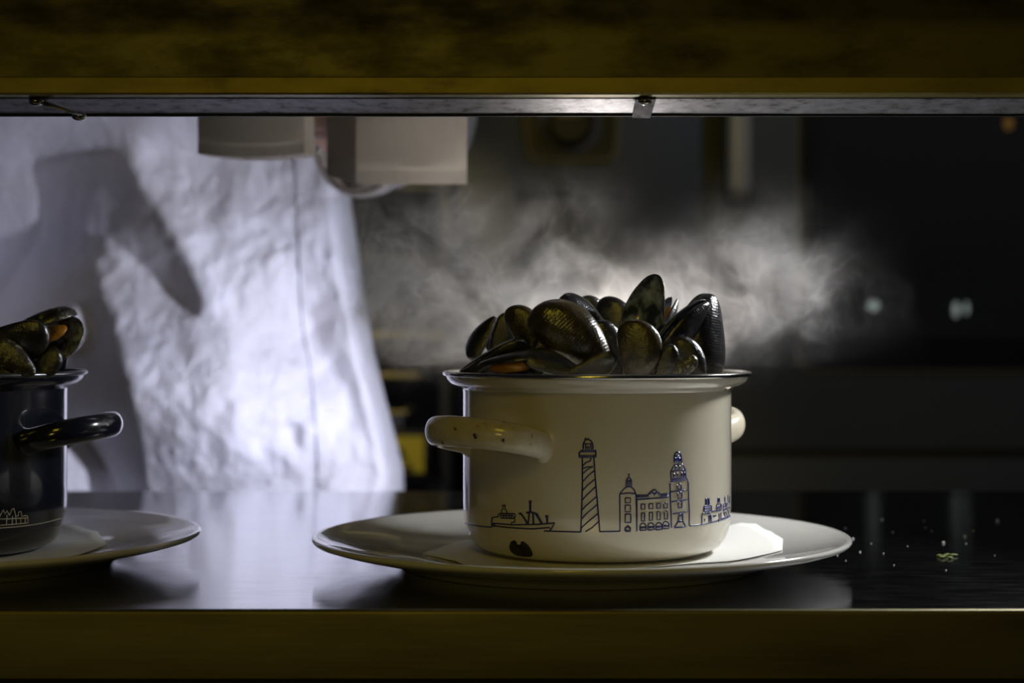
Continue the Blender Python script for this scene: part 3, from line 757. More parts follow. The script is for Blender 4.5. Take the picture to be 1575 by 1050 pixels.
for pass_ in range(5):
    WX = (GX - 787.5) * depth / F; WZ = CZ + (500 - GY) * depth / F
    hwg = np.interp(WZ, [a for a, b in edge], [b for a, b in edge]) - CXB; sg = np.clip(np.where(WX < CXB, (WX - CXB) / 0.28, (WX - CXB) / hwg), -0.97, 0.97)
    hbody = DB * (1 - np.abs(sg) ** 2.3) ** 0.5; unit = STEP * depth / F
    sbody = np.gradient(hbody, axis=1) / unit
    dx_, dy_, dz_ = LAMP_A[0] - WX, depth - LAMP_A[1], LAMP_A[2] - WZ
    r_ = np.sqrt(dx_ ** 2 + dy_ ** 2 + dz_ ** 2); hor = np.sqrt(dx_ ** 2 + dy_ ** 2) / r_; theta = np.arctan2(dx_, dy_)
    cosv = np.clip(shade_map * (r_ / 0.39) ** 2 / hor, 0.0, 0.98)
    phi = theta - np.arccos(np.clip(cosv - (0.40 + 0.35 * near) * np.clip(1 - shade_map / 0.2, 0, 1), -1, 1))
    slope = -np.tan(np.clip(phi, -1.05, 1.0)) - sbody
    SM = slope[30:175, 105:230].mean(); slope = np.where(GX < -260, SM, slope); slope = np.where(GX > 605, SM, slope); sl = slope - SM
    big = np.zeros((len(gy) * 2, len(gx) * 2))
    big[:len(gy), :len(gx)] = sl; big[len(gy):, :len(gx)] = sl[::-1]; big[:, len(gx):] = big[:, :len(gx)][:, ::-1]
    Hf = (-1j * FX * np.fft.fft2(big)) / (FX ** 2 + 0.045 * FY ** 2 + (1 / 900.0) ** 2)
    relief = (np.real(np.fft.ifft2(Hf))[:len(gy), :len(gx)] + SM * (GX - 490)) * (1.70 / F)      # metres, towards the camera
    vis = relief[30:175, 95:275]; relief = np.clip(relief - (np.percentile(vis, 99.5) - 0.098), -0.22, 0.103)
    depth = 0.4 * depth + 0.6 * (YC - hbody - relief)
    print('PASS', SM, relief[30:175, 105:230].min(), depth[30:175, 105:230].max())
lean = shade_map * 2
rng = np.random.RandomState(4)
for sc_, am in ((9, 0.0030), (3.5, 0.0018), (1.4, 0.0006)):
    n_ = blur(rng.randn(*GX.shape), sc_); n_ /= n_.std(); relief += n_ * am * (0.3 + 0.7 * blur((shade_map > 0.15).astype(float), 3))
def relief_at(px, py):
    fx = min(max((px - gx[0]) / STEP, 0), len(gx) - 1.001); fy = min(max((py - gy[0]) / STEP, 0), len(gy) - 1.001)
    i, j = int(fy), int(fx); a, b = fy - i, fx - j
    r = relief
    return (r[i, j] * (1 - a) * (1 - b) + r[i, j + 1] * (1 - a) * b + r[i + 1, j] * a * (1 - b) + r[i + 1, j + 1] * a * b)
man = empty('person', (-0.345, 1.88, 0.0))
tag(man, 'chef in a white jacket behind the counter, arm bent, holding paper bags', 'person')
bm = bmesh.new(); rows = []
zs = list(np.linspace(0.60, 0.86, 10)) + list(np.linspace(0.87, 1.20, 200)) + list(np.linspace(1.21, 1.49, 26))
NFc, NBk = 280, 50
for z in zs:
    hw = edge_x(z) - CXB; db = DB * min(1, 0.35 + (1.50 - z) / 0.10)
    row = []
    for k in range(NFc + 1):
        s = -1 + 2 * k / NFc; s = math.sin(s * math.pi / 2) * 0.35 + s * 0.65
        e = max(0, 1 - abs(s) ** 2.3) ** 0.5
        x = CXB + s * (hw if s > 0 else max(hw, min(0.28, hw + (1.49 - z) * 1.2))); y = YC - db * e
        fade = min(1, (1 - abs(s)) / 0.10) * min(1, max(0, (1.30 - z) / 0.08)) * min(1, max(0, (z - 0.75) / 0.1)); d = 1.68
        for _ in range(4):
            h = relief_at(787.5 + x * F / d, 500 - (z - CZ) * F / d) * fade
            d = 0.5 * d + 0.5 * (y - h)
        row.append(bm.verts.new((x, y - h, z)))
    for k in range(1, NBk):
        s = 1 - 2 * k / NBk; e = max(0, 1 - abs(s) ** 2.4) ** 0.5
        row.append(bm.verts.new((CXB + s * (hw if s > 0 else max(hw, min(0.28, hw + (1.49 - z) * 1.2))), YC + 0.21 * e, z)))
    rows.append(row)
for a, b in zip(rows, rows[1:]):
    n = len(a)
    for k in range(n): bm.faces.new((a[k], a[(k + 1) % n], b[(k + 1) % n], b[k]))
bm.faces.new(rows[-1]); bm.faces.new(rows[0][::-1])
jk = at_parent(from_bm('jacket', bm, M_cloth), man)
# seam: a dark stitched line down the jacket front
def jacket_pt(px, py, off=0.0006):
    d = 1.66
    for _ in range(14):
        x = X(px, d); z = Z(py, d); hw = edge_x(z) - CXB; s = max(-0.999, min(0.999, (x - CXB) / hw))
        e = max(0, 1 - abs(s) ** 2.3) ** 0.5; fade = min(1, (1 - abs(s)) / 0.10)
        h = relief_at(px, py) * fade
        d = 0.5 * d + 0.5 * (YC - DB * e - h)
    return Vector((x, d - off, z))
bm = bmesh.new(); sp = curve_pts([(452, 235, 0), (457, 330, 0), (460, 400, 0), (463, 470, 0), (468, 520, 0), (476, 560, 0), (484, 640, 0), (490, 750, 0)], 60)
tube(bm, [jacket_pt(p.x, p.y) for p in sp], [0.00055] * 60, 8)
so = from_bm('seam', bm, M_thread, None); so.parent = jk
# arms: sleeves over skin
elbow_r = P(655, 190, 1.66); wrist_r = P(545, 232, 1.50); sho_r = Vector((-0.165, 1.87, 1.41))
elbow_l = Vector((-0.68, 1.68, 1.24)); wrist_l = P(20, 95, 1.57); sho_l = Vector((-0.56, 1.87, 1.40))
def sleeve(sh_, el, wr, seed):
    pts = curve_pts([sh_, sh_.lerp(el, 0.5) + Vector((0.01, 0, 0)), el, el.lerp(wr, 0.5) + Vector((0, 0, -0.006)), wr], 64)
    rad = []
    for i in range(64):
        t = i / 63; r = 0.068 - 0.026 * min(1, t / 0.5) + 0.004 * math.exp(-((t - 0.5) / 0.08) ** 2) - 0.008 * max(0, (t - 0.5) / 0.5)
        rad.append((r, r * 0.92))
    bm = bmesh.new()
    tube(bm, pts, rad, 48, up=(0.2, -1, 0.3), wob=lambda i, a: 0.10 * mnoise.noise(Vector((i * 0.16, math.cos(a) * 1.5, math.sin(a) * 1.5 + seed))) + 0.035 * mnoise.noise(Vector((i * 0.5, math.cos(a) * 3, math.sin(a) * 3 + seed))), caps=False)
    o = from_bm('sleeve', bm, M_cloth, None); o.parent = jk
    md = o.modifiers.new('thick', 'SOLIDIFY'); md.thickness = 0.002; md.offset = -1
    bm = bmesh.new(); t_ = (pts[-1] - pts[-4]).normalized()
    tube(bm, [pts[-1] - t_ * 0.025, pts[-1] - t_ * 0.002, pts[-1] + t_ * 0.003], [(0.0415, 0.038), (0.0405, 0.037), (0.038, 0.035)], 40, up=(0.2, -1, 0.3), caps=False)
    o = from_bm('cuff', bm, M_cloth, None); o.parent = jk
    md = o.modifiers.new('thick', 'SOLIDIFY'); md.thickness = 0.003; md.offset = -1
sleeve(sho_r, elbow_r, wrist_r, 1.0); sleeve(sho_l, elbow_l, wrist_l, 7.0)
# body: one skinned figure
me = bpy.data.meshes.new('body'); V, E, RAD = [], [], []
def node(co, r, par=None):
    V.append(tuple(co)); RAD.append(r if isinstance(r, tuple) else (r, r)); i = len(V) - 1
    if par is not None: E.append((par, i))
    return i
pel = node((CXB, 1.99, 0.70), (0.09, 0.04)); wa = node((CXB, 2.00, 0.95), (0.07, 0.035), pel); ch = node((CXB, 1.98, 1.22), (0.08, 0.04), wa); nb = node((CXB, 1.90, 1.42), (0.07, 0.05), ch); node((CXB, 1.89, 1.53), 0.045, nb)
def arm(sh_, el, wr, palm, fdir, side, curl):
    s = node(sh_ + Vector((0, 0, -0.01)), 0.045, nb); m1 = node(sh_.lerp(el, .5), 0.042, s); e = node(el, 0.036, m1); m2 = node(el.lerp(wr, .5), 0.034, e)
    w_ = node(wr, (0.024, 0.020), m2); k = node(wr.lerp(palm, 0.6), (0.030, 0.016), w_); p = node(palm, (0.032, 0.014), k)
    ax = side.normalized(); f = fdir.normalized(); nrm = curl.normalized()
    for i, (off, ln) in enumerate(((-0.030, 0.062), (-0.010, 0.074), (0.010, 0.070), (0.028, 0.054))):
        b0 = Vector(palm) + ax * off + f * 0.020
        q0 = node(b0, 0.0092, p); q1 = node(b0 + f * ln * 0.45, 0.0088, q0)
        q2 = node(b0 + f * ln * 0.66 + nrm * ln * 0.34, 0.0082, q1); node(b0 + f * ln * 0.52 + nrm * ln * 0.66, 0.0072, q2)
    t0 = node(Vector(palm) - ax * 0.034 - f * 0.020 + nrm * 0.008, 0.0115, k); t1 = node(Vector(palm) - ax * 0.046 + f * 0.006 + nrm * 0.028, 0.0100, t0); node(Vector(palm) - ax * 0.036 + f * 0.026 + nrm * 0.044, 0.0086, t1)
palm_r = P(488, 160, 1.44); palm_l = P(10, 60, 1.51)
arm(sho_r, elbow_r, wrist_r, palm_r, Vector((-0.10, -0.1, 1)), Vector((0.25, -1, 0)), Vector((1, 0.1, 0.15)))
arm(sho_l, elbow_l, wrist_l, palm_l, Vector((0.3, -0.6, 0.8)), Vector((1, 0.2, 0)), Vector((0, -0.8, -0.5)))
me.from_pydata(V, E, []); me.update()
bo = bpy.data.objects.new('body', me); C.objects.link(bo); me.materials.append(M_skin); at_parent(bo, man)
sk = bo.modifiers.new('skin', 'SKIN'); sk.use_smooth_shade = True
for i, r in enumerate(RAD): me.skin_vertices[0].data[i].radius = r
me.skin_vertices[0].data[0].use_root = True
ss = bo.modifiers.new('sub', 'SUBSURF'); ss.levels = 2; ss.render_levels = 2

# ------------------------------------------------------------------ paper bags
def bag(front, side, zbot, ztop, y_thick, fold, label, curve=0.0, side_first=False):
    """front: bottom edge from left to right; side: vector along the gusset going back"""
    a, b = Vector(front[0]), Vector(front[1]); sv = Vector(side); up = Vector((0, 0, 1))
    bm = bmesh.new(); n = 14; rows = []
    zsx = [0, fold * 0.98, fold * 1.02] + list(np.linspace(fold * 1.3, ztop - zbot, 12))
    for zi in zsx:
        ring = []
        inset = -0.0012 if abs(zi - fold) < 0.001 else 0
        def bul(t, amp): return amp * math.sin(math.pi * t) * min(1, zi / (fold * 2) + 0.3)
        def nz(p): return 0.0015 * mnoise.noise(Vector((p.x * 25, p.y * 25, (zi + zbot) * 25))) * min(1, zi / fold)
        fn = Vector((0, -1, 0))
        for k in range(n): t = k / n; p = a.lerp(b, t) + up * (zi - curve * math.sin(math.pi * t)) + fn * (bul(t, 0.003) + inset); p += fn * nz(p); ring.append(p)
        for k in range(6): t = k / 6; p = b + sv * t + up * zi + Vector((-1, 0, 0)) * bul(t, 0.008 * min(1, zi / 0.03)); ring.append(p)
        for k in range(n): t = k / n; p = b.lerp(a, t) + sv + up * (zi - curve * math.sin(math.pi * t)) + Vector((0, 1, 0)) * bul(t, 0.002); ring.append(p)
        for k in range(6): t = k / 6; p = a + sv * (1 - t) + up * zi + Vector((1, 0, 0)) * bul(t, 0.010 * min(1, zi / 0.03)); ring.append(p)
        rows.append([bm.verts.new(p) for p in ring])
    for r0, r1 in zip(rows, rows[1:]):
        m_ = len(r0)
        for k in range(m_): bm.faces.new((r0[k], r0[(k + 1) % m_], r1[(k + 1) % m_], r1[k]))
    bm.faces.new(rows[0][::-1])
    o = from_bm('paper_bag', bm, M_bag, angle=28); md = o.modifiers.new('thick', 'SOLIDIFY'); md.thickness = 0.0003; md.offset = 0
    tag(o, label, 'paper bag', 'paper bags held by the chef'); return o
d1 = 1.40
zb1 = Z(283, d1)
bag([(X(548, d1), d1, zb1), (X(718, d1), d1, zb1)], (X(502, d1 + .03) - X(548, d1), 0.035, 0.010), zb1, 1.225, 0.03, Z(263, d1) - zb1, 'flat-bottomed white paper bag with folded bottom strip, the larger and squarer one')
d2 = 1.39
zb2 = Z(236, d2)
bag([(X(304, d2), d2, zb2), (X(468, d2), d2, zb2)], (X(482, d2 + .02) - X(468, d2), 0.025, 0), zb2, 1.225, 0.03, 0.008, 'creased grey white paper bag with sagging bottom, the shorter one further from the pot', curve=0.003)

# ------------------------------------------------------------------ oven
DO = 3.0
def ox(px): return X(px, DO)
def oz(py): return Z(py, DO)
ov = empty('combi_oven', (0.8, 3.4, 0)); tag(ov, 'large dark steel oven with glass door and vertical handle', 'oven')
ZB = 0.30
def part(name, bm, m, par=ov, **kw):
    o = from_bm(name, bm, m, None, **kw); o.parent = par
    if par is ov: o.matrix_parent_inverse = Matrix.Translation(ov.location).inverted()
    return o
bm = bmesh.new(); box(bm, (ox(697), DO + 0.03, ZB), (ox(2000), 3.75, 1.9), 0.006); part('casing', bm, M_ovenblack)
bm = bmesh.new(); box(bm, (ox(697), DO, ZB), (ox(1084), DO + 0.03, 1.9), 0.005); cp = part('control_panel', bm, M_oven)
# control fascia: tapering dark panel with a pale brass outline
def poly_prism(bm, pts, y0, y1):
    a = [bm.verts.new((x, y0, z)) for x, z in pts]; b = [bm.verts.new((x, y1, z)) for x, z in pts]; n = len(pts)
    bm.faces.new(a); bm.faces.new(b[::-1])
    for i in range(n): bm.faces.new((a[i], a[(i + 1) % n], b[(i + 1) % n], b[i]))
def round_poly(pts, r, n=6):
    out = []; m_ = len(pts)
    for i in range(m_):
        p0, p1, p2 = Vector(pts[i - 1]), Vector(pts[i]), Vector(pts[(i + 1) % m_])
        u = (p0 - p1).normalized() * r; v = (p2 - p1).normalized() * r
        for k in range(n + 1):
            t = k / n; out.append(tuple((p1 + u) * (1 - t) ** 2 + p1 * 2 * t * (1 - t) + (p1 + v) * t * t))
    return out
fas = [(ox(795), oz(60)), (ox(960), oz(60)), (ox(948), oz(248)), (ox(812), oz(248))]
bm = bmesh.new(); poly_prism(bm, round_poly(fas, 0.02), DO - 0.010, DO); fr = part('fascia_frame', bm, M_trim, cp, smooth=False)

fas2 = [(ox(800), oz(60)), (ox(955), oz(60)), (ox(944), oz(243)), (ox(816), oz(243))]
bm = bmesh.new(); poly_prism(bm, round_poly(fas2, 0.018), DO - 0.013, DO - 0.009)
o = part('fascia', bm, M_ovenblack, cp, smooth=False)
kc = P(876, 192, DO)
bm = bmesh.new(); lathe(bm, [(0, 0.034), (0.030, 0.034), (0.034, 0.030), (0.036, 0.006), (0.036, 0.0)], 48)
bmesh.ops.rotate(bm, verts=bm.verts, cent=(0, 0, 0), matrix=Matrix.Rotation(R(90), 3, 'X')); bmesh.ops.translate(bm, verts=bm.verts, vec=(kc.x, DO - 0.013, kc.z))
o = part('knob', bm, M_ovenblack, cp, angle=30)
bm = bmesh.new(); lathe(bm, [(0.041, 0.0), (0.0415, 0.006), (0.046, 0.007), (0.050, 0.0)], 48)
bmesh.ops.rotate(bm, verts=bm.verts, cent=(0, 0, 0), matrix=Matrix.Rotation(R(90), 3, 'X')); bmesh.ops.translate(bm, verts=bm.verts, vec=(kc.x, DO - 0.013, kc.z))
o = part('knob_ring', bm, M_knob, cp)
bm = bmesh.new(); box(bm, (kc.x - 0.022, DO - 0.052, kc.z + 0.003), (kc.x + 0.022, DO - 0.046, kc.z + 0.030), 0.002); o = part('knob_cap', bm, M_trim, cp)
bm = bmesh.new(); box(bm, (ox(795), DO - 0.002, oz(303)), (ox(958), DO + 0.001, oz(297))); o = part('groove', bm, M_black, cp, smooth=False)
bm = bmesh.new()
x0, x1 = ox(1100), ox(1960); wx0, wx1 = ox(1226), ox(1850); wz0, wz1 = oz(570), oz(-150); zt, zl = 1.9, oz(690)
# door: slab with a rounded window opening, built as rings
out = [(x0, zl), (x1, zl), (x1, zt), (x0, zt)]
inn = round_poly([(wx0, wz0), (wx1, wz0), (wx1, wz1), (wx0, wz1)], 0.035, 6)
def ring_slab(bm, outer, inner, y0, y1):
    n = len(inner); q = n // 4
    vo = [[bm.verts.new((x, y, z)) for x, z in outer] for y in (y0, y1)]; vi = [[bm.verts.new((x, y, z)) for x, z in inner] for y in (y0, y1)]
    for s in (0, 1):
        for c_ in range(4):
            seg = [vi[s][(c_ * q + k) % n] for k in range(q)]
            for k in range(q - 1): bm.faces.new((vo[s][c_], seg[k], seg[k + 1]))
            bm.faces.new((vo[s][c_], seg[-1], vi[s][((c_ + 1) * q) % n], vo[s][(c_ + 1) % 4]))
    for k in range(n): bm.faces.new((vi[0][k], vi[0][(k + 1) % n], vi[1][(k + 1) % n], vi[1][k]))
    for k in range(4): bm.faces.new((vo[0][k], vo[0][(k + 1) % 4], vo[1][(k + 1) % 4], vo[1][k]))
ring_slab(bm, out, inn, DO - 0.01, DO + 0.028); door = part('door', bm, M_oven, smooth=False)
def dpart(name, bm, m, **kw):
    o = part(name, bm, m, door, **kw); return o
inn2 = round_poly([(wx0 + 0.0, wz0 + 0.0), (wx1, wz0), (wx1, wz1), (wx0, wz1)], 0.035, 6)
# black printed border of the glass
def ring_poly(bm, a, b, y0, y1):
    n = len(a); va = [[bm.verts.new((x, y, z)) for x, z in a] for y in (y0, y1)]; vb = [[bm.verts.new((x, y, z)) for x, z in b] for y in (y0, y1)]
    for k in range(n):
        j = (k + 1) % n
        bm.faces.new((va[0][k], va[0][j], vb[0][j], vb[0][k])); bm.faces.new((va[1][k], va[1][j], vb[1][j], vb[1][k]))
        bm.faces.new((va[0][k], va[0][j], va[1][j], va[1][k])); bm.faces.new((vb[0][k], vb[0][j], vb[1][j], vb[1][k]))
b1 = round_poly([(wx0 + 0.002, wz0 + 0.002), (wx1, wz0 + 0.002), (wx1, wz1), (wx0 + 0.002, wz1)], 0.034, 6)
b2 = round_poly([(wx0 + 0.034, wz0 + 0.055), (wx1 - 0.03, wz0 + 0.055), (wx1 - 0.03, wz1 - 0.03), (wx0 + 0.034, wz1 - 0.03)], 0.004, 6)
bm = bmesh.new(); ring_poly(bm, b1, b2, DO - 0.006, DO + 0.004); dpart('window_border', bm, M_ovenblack, smooth=False)
bm = bmesh.new(); box(bm, (wx0 + 0.03, DO + 0.005, wz0 + 0.05), (wx1 - 0.025, DO + 0.010, wz1 - 0.02)); dpart('door_glass', bm, M_glass, smooth=False)
t1 = round_poly([(wx0 - 0.004, wz0 - 0.004), (wx1, wz0 - 0.004), (wx1, wz1), (wx0 - 0.004, wz1)], 0.037, 6); 
bm = bmesh.new(); ring_poly(bm, t1, b1, DO - 0.013, DO - 0.004); dpart('window_trim', bm, M_trim, smooth=False)
bm = bmesh.new(); box(bm, (ox(1108), DO - 0.045, oz(322)), (ox(1152), DO - 0.030, oz(60)), 0.006); hb = dpart('handle_mount', bm, M_ovenblack)
bm = bmesh.new(); pts = [Vector((ox(1131), DO - 0.050, oz(y))) for y in (60, 120, 180, 240, 290, 312)]
tube(bm, pts, [(0.020, 0.010)] * 5 + [(0.013, 0.007)], 24, up=(0, -1, 0)); dpart('handle', bm, M_handlebar)
bm = bmesh.new(); box(bm, (ox(1106), DO - 0.032, oz(310)), (ox(1154), DO - 0.009, oz(290)), 0.003); dpart('handle_bracket', bm, M_ovenblack)
bm = bmesh.new(); box(bm, (ox(1106), DO - 0.032, oz(90)), (ox(1154), DO - 0.009, oz(70)), 0.003); dpart('handle_bracket', bm, M_ovenblack)
# lower panel, then glowing beads made up for glints reflected in the glass
bm = bmesh.new()
box(bm, (ox(697), DO, ZB), (ox(2000), DO + 0.03, oz(692)), 0.004); part('lower_panel', bm, M_oven)
def glow(px, py, rx, rz, m, name, y):
    bm = bmesh.new(); bmesh.ops.create_uvsphere(bm, u_segments=20, v_segments=12, radius=1); c_ = P(px, py, y)
    for v in bm.verts: v.co = Vector((c_.x + v.co.x * rx, c_.y + v.co.y * 0.004, c_.z + v.co.z * rz))
    return part(name, bm, m)
glow(1343, 470, 0.0100, 0.0085, M_glassglint, 'glass_glint', DO + 0.024)
glow(1470, 476, 0.0045, 0.0130, M_glassglint, 'glass_glint', DO + 0.024); glow(1486, 474, 0.0032, 0.0110, M_glassglint, 'glass_glint', DO + 0.024)
glow(1551, 190, 0.0080, 0.0110, M_amber, 'amber_glint', DO + 0.024)

# ------------------------------------------------------------------ rack of equipment left of the oven
DR = 2.75
def rx(px): return X(px, DR)
def rz(py): return Z(py, DR)
M_ochre = mat('ochre_metal', (0.50, 0.42, 0.20), 0.4, 0.4)
M_jar = mat('dark_green_glass', (0.05, 0.05, 0.03), 0.25, coat=0.4)
rk = empty('storage_rack', (rx(600), DR + 0.2, 0)); tag(rk, 'dark open storage rack between the chef and the oven', 'rack')
def rpart(name, bm, m, **kw):
    o = from_bm(name, bm, m, None, **kw); return at_parent(o, rk)
for px in (420, 684):
    bm = bmesh.new(); box(bm, (rx(px - 9), DR + 0.01, 0.0), (rx(px + 9), DR + 0.04, 1.8), 0.003); rpart('post', bm, M_darksteel)
bm = bmesh.new(); box(bm, (rx(412), DR + 0.23, 0.0), (rx(692), DR + 0.24, 1.8)); rpart('back_panel', bm, M_ovenblack, smooth=False)
for y, th in ((516, 12), (578, 8), (665, 8), (752, 8), (400, 10), (290, 10)):
    bm = bmesh.new(); box(bm, (rx(414), DR, rz(y + th / 2)), (rx(686 if y != 578 else 645), DR + 0.23, rz(y - th / 2)), 0.002); rpart('shelf', bm, M_ochre if y in (516, 578) else M_darksteel)
def jar(px, w, y0, y1, label, m=None):
    t = empty('jar', (rx(px), DR + 0.06, rz(y0))); h = rz(y1) - rz(y0); r = w / 2 * DR / F
    tag(t, label, 'jar', 'jars on the storage rack')
    bm = bmesh.new(); lathe(bm, [(0, 0), (r * .95, 0), (r, 0.003), (r, h * .72), (r * .75, h * .84), (r * .75, h * .86), (0, h * .86)], 32); from_bm('glass', bm, m or M_jar, t)
    bm = bmesh.new(); lathe(bm, [(0, h * .861), (r * .8, h * .861), (r * .8, h), (0, h)], 32); from_bm('lid', bm, M_ochre, t, angle=30)
jar(572, 30, 573, 527, 'dark jar on the middle shelf beside the chef')
jar(606, 26, 573, 530, 'dark jar in the middle of the middle shelf')
jar(636, 20, 573, 535, 'narrow dark jar at the right of the middle shelf')
jar(600, 30, 510, 462, 'dark jar on the upper shelf'); jar(650, 34, 510, 455, 'dark jar at the right of the upper shelf')
t = empty('metal_tray', (rx(600), DR + 0.1, rz(661) + 0.001)); tag(t, 'dull metal food tray on the lower shelf above the yellow sticker', 'tray')
bm = bmesh.new(); box(bm, (-0.045, -0.08, 0), (0.020, 0.1, rz(640) - rz(661)), 0.003); from_bm('pan', bm, M_darksteel, t)
bm = bmesh.new(); box(bm, (-0.050, -0.085, rz(640) - rz(661)), (0.025, 0.105, rz(634) - rz(661)), 0.002); from_bm('lid', bm, M_ochre, t)
# electrical box with warning sticker
eb = empty('electrical_box', (rx(618), DR - 0.03, rz(660))); tag(eb, 'black electrical box with yellow warning sticker left of the cream pot', 'electrical box')
bm = bmesh.new(); box(bm, (rx(560), DR - 0.06, rz(745)), (rx(664), DR - 0.003, rz(659)), 0.003); at_parent(from_bm('housing', bm, M_ovenblack), eb)
bm = bmesh.new(); box(bm, (rx(583), DR - 0.0615, rz(722)), (rx(655), DR - 0.0602, rz(667))); st = at_parent(from_bm('warning_sticker', bm, M_yellow, smooth=False), eb)
st['label'] = 'yellow sticker with black warning triangle'
bm = bmesh.new(); y_ = DR - 0.0622
def tri(c, s, y0): return [(c[0] - s, c[1] - s * 0.9), (c[0] + s, c[1] - s * 0.9), (c[0], c[1] + s * 0.9)]
c_ = (rx(620), rz(701)); ring_poly(bm, tri(c_, 0.0205, 0), tri((c_[0], c_[1] - 0.0005), 0.0130, 0), y_, y_ + 0.0008)
poly_prism(bm, [(c_[0] - 0.001, c_[1] + 0.009), (c_[0] + 0.002, c_[1] + 0.009), (c_[0] + 0.0005, c_[1] + 0.001), (c_[0] + 0.003, c_[1] + 0.001), (c_[0] - 0.002, c_[1] - 0.010), (c_[0] - 0.0005, c_[1] - 0.002), (c_[0] - 0.003, c_[1] - 0.002)], y_, y_ + 0.0008)
wt = from_bm('warning_triangle', bm, M_stickerblack, None, smooth=False); wt.parent = st

# ------------------------------------------------------------------ steam
sx0, sx1 = X(500, 1.2), X(1400, 1.2); HPZ = POT_Z + 0.1075; LZ = Z(625, 1.25)
bm = bmesh.new(); extrude_x(bm, [(1.05, HPZ), (1.05, Z(215, 1.2)), (1.37, Z(215, 1.2)), (1.37, LZ), (1.195, LZ), (1.195, HPZ)], sx0, sx1)
MS_ = bpy.data.materials.new('steam_vapour'); MS_.use_nodes = True; nt = MS_.node_tree
for n in list(nt.nodes):
    if n.type == 'BSDF_PRINCIPLED': nt.nodes.remove(n)
outn = [n for n in nt.nodes if n.type == 'OUTPUT_MATERIAL'][0]
tc = N(MS_, 'ShaderNodeTexCoord')
def mth(op, a, b=None, c=None, clamp=False):
    n = N(MS_, 'ShaderNodeMath', operation=op); n.use_clamp = clamp
    for i, v in enumerate((a, b, c)):
        if v is None: continue
        if isinstance(v, (int, float)): n.inputs[i].default_value = v
        else: L(MS_, v, n.inputs[i])
    return n.outputs[0]
# swirl the coordinates
wn = N(MS_, 'ShaderNodeTexNoise'); wn.inputs['Scale'].default_value = 13; wn.inputs['Detail'].default_value = 3; wn.inputs['Roughness'].default_value = 0.5
L(MS_, tc.outputs['Object'], wn.inputs['Vector'])
sub = N(MS_, 'ShaderNodeVectorMath', operation='SUBTRACT'); L(MS_, wn.outputs['Color'], sub.inputs[0]); sub.inputs[1].default_value = (0.5, 0.5, 0.5)
scl = N(MS_, 'ShaderNodeVectorMath', operation='SCALE'); L(MS_, sub.outputs[0], scl.inputs[0]); scl.inputs['Scale'].default_value = 0.085
add = N(MS_, 'ShaderNodeVectorMath', operation='ADD'); L(MS_, tc.outputs['Object'], add.inputs[0]); L(MS_, scl.outputs[0], add.inputs[1])
n1 = N(MS_, 'ShaderNodeTexNoise'); n1.inputs['Scale'].default_value = 17; n1.inputs['Detail'].default_value = 5; n1.inputs['Roughness'].default_value = 0.55; n1.inputs['Distortion'].default_value = 0.6
L(MS_, add.outputs[0], n1.inputs['Vector'])
n2 = N(MS_, 'ShaderNodeTexNoise'); n2.inputs['Scale'].default_value = 24; n2.inputs['Detail'].default_value = 2; n2.inputs['Roughness'].default_value = 0.5; n2.inputs['Distortion'].default_value = 1.2
L(MS_, add.outputs[0], n2.inputs['Vector'])
fil = mth('SUBTRACT', 1.0, mth('MULTIPLY', mth('ABSOLUTE', mth('SUBTRACT', n2.outputs['Fac'], 0.5)), 24.0), clamp=True)
body = mth('MULTIPLY', mth('SUBTRACT', n1.outputs['Fac'], 0.44), 5.5, clamp=True)
dens = mth('ADD', mth('MULTIPLY', body, body), mth('MULTIPLY', fil, mth('ADD', mth('MULTIPLY', body, 2.2), 0.15)))
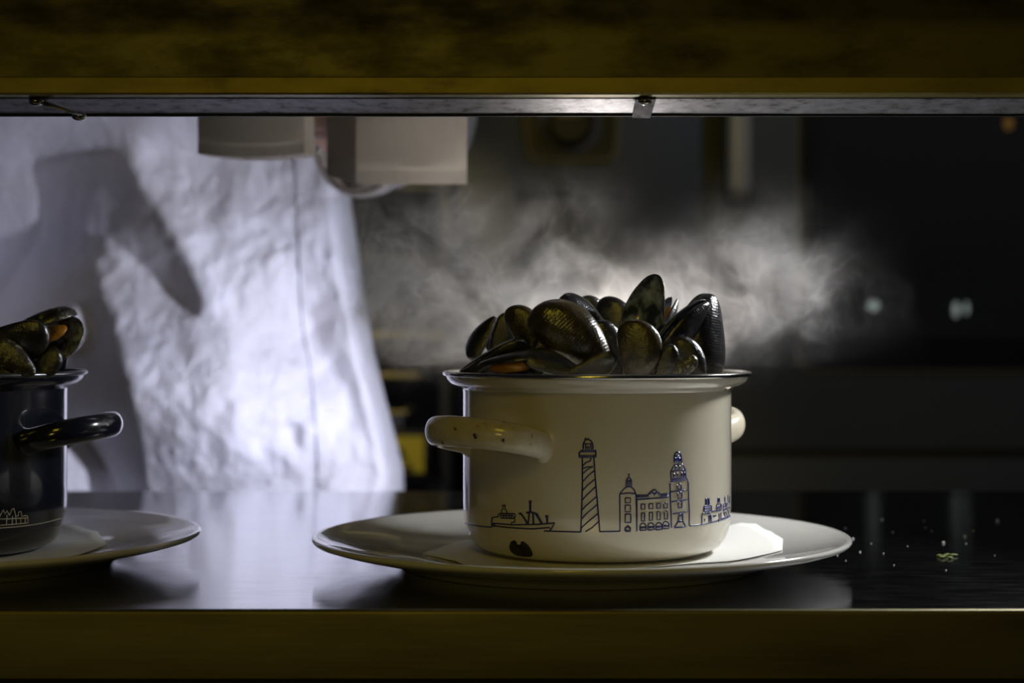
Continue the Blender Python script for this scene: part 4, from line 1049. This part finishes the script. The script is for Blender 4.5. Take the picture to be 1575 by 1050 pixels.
def blob(px, py, rxp, rzp, y, ry, amp, tiltdeg=0):
    c_ = P(px, py, y); k = y / F
    s1 = N(MS_, 'ShaderNodeVectorMath', operation='SUBTRACT'); 
    h_ = N(MS_, 'ShaderNodeVectorMath', operation='SCALE'); L(MS_, scl.outputs[0], h_.inputs[0]); h_.inputs['Scale'].default_value = 0.45
    a_ = N(MS_, 'ShaderNodeVectorMath', operation='ADD'); L(MS_, tc.outputs['Object'], a_.inputs[0]); L(MS_, h_.outputs[0], a_.inputs[1])
    L(MS_, a_.outputs[0], s1.inputs[0]); s1.inputs[1].default_value = c_
    r_ = N(MS_, 'ShaderNodeVectorRotate', rotation_type='Y_AXIS'); L(MS_, s1.outputs[0], r_.inputs['Vector']); r_.inputs['Angle'].default_value = R(tiltdeg)
    m_ = N(MS_, 'ShaderNodeVectorMath', operation='MULTIPLY'); L(MS_, r_.outputs[0], m_.inputs[0]); m_.inputs[1].default_value = (1 / (rxp * k), 1 / ry, 1 / (rzp * k))
    l_ = N(MS_, 'ShaderNodeVectorMath', operation='DOT_PRODUCT'); L(MS_, m_.outputs[0], l_.inputs[0]); L(MS_, m_.outputs[0], l_.inputs[1])
    return mth('MULTIPLY', mth('POWER', 2.718, mth('MULTIPLY', l_.outputs['Value'], -1.0)), amp)
env = None
for b_ in [(900, 490, 230, 45, 1.23, 0.06, 1.05), (740, 490, 110, 60, 1.24, 0.06, 1.15), (640, 430, 100, 70, 1.24, 0.06, 0.40), (580, 350, 45, 70, 1.24, 0.06, 0.20), (690, 340, 80, 70, 1.24, 0.06, 0.22), (850, 350, 75, 60, 1.24, 0.06, 0.20), (840, 440, 120, 45, 1.24, 0.06, 0.42),
           (1130, 500, 62, 55, 1.24, 0.06, 0.62), (1175, 440, 75, 65, 1.24, 0.06, 0.30), (1225, 480, 38, 35, 1.24, 0.06, 0.32), (1150, 360, 80, 55, 1.24, 0.06, 0.07), (1000, 410, 90, 35, 1.24, 0.06, 0.26), (640, 555, 35, 45, 1.24, 0.05, 0.16), (570, 460, 45, 50, 1.24, 0.06, 0.22)]:
    e_ = blob(*b_); env = e_ if env is None else mth('ADD', env, e_)
sep_ = N(MS_, 'ShaderNodeSeparateXYZ'); L(MS_, tc.outputs['Object'], sep_.inputs[0])
fade_ = mth('MULTIPLY', mth('SUBTRACT', sep_.outputs[2], LZ), 30.0, clamp=True)
final = mth('MULTIPLY', mth('MULTIPLY', dens, env), mth('MULTIPLY', fade_, 29.0))
vs = N(MS_, 'ShaderNodeVolumeScatter'); vs.inputs['Color'].default_value = (0.97, 0.95, 0.93, 1); vs.inputs['Anisotropy'].default_value = 0.25
L(MS_, final, vs.inputs['Density']); L(MS_, vs.outputs[0], outn.inputs['Volume'])
st_ = from_bm('steam', bm, MS_, smooth=False)
tag(st_, 'wisps of pale steam rising behind and above the cream pot', 'steam', kind='stuff')
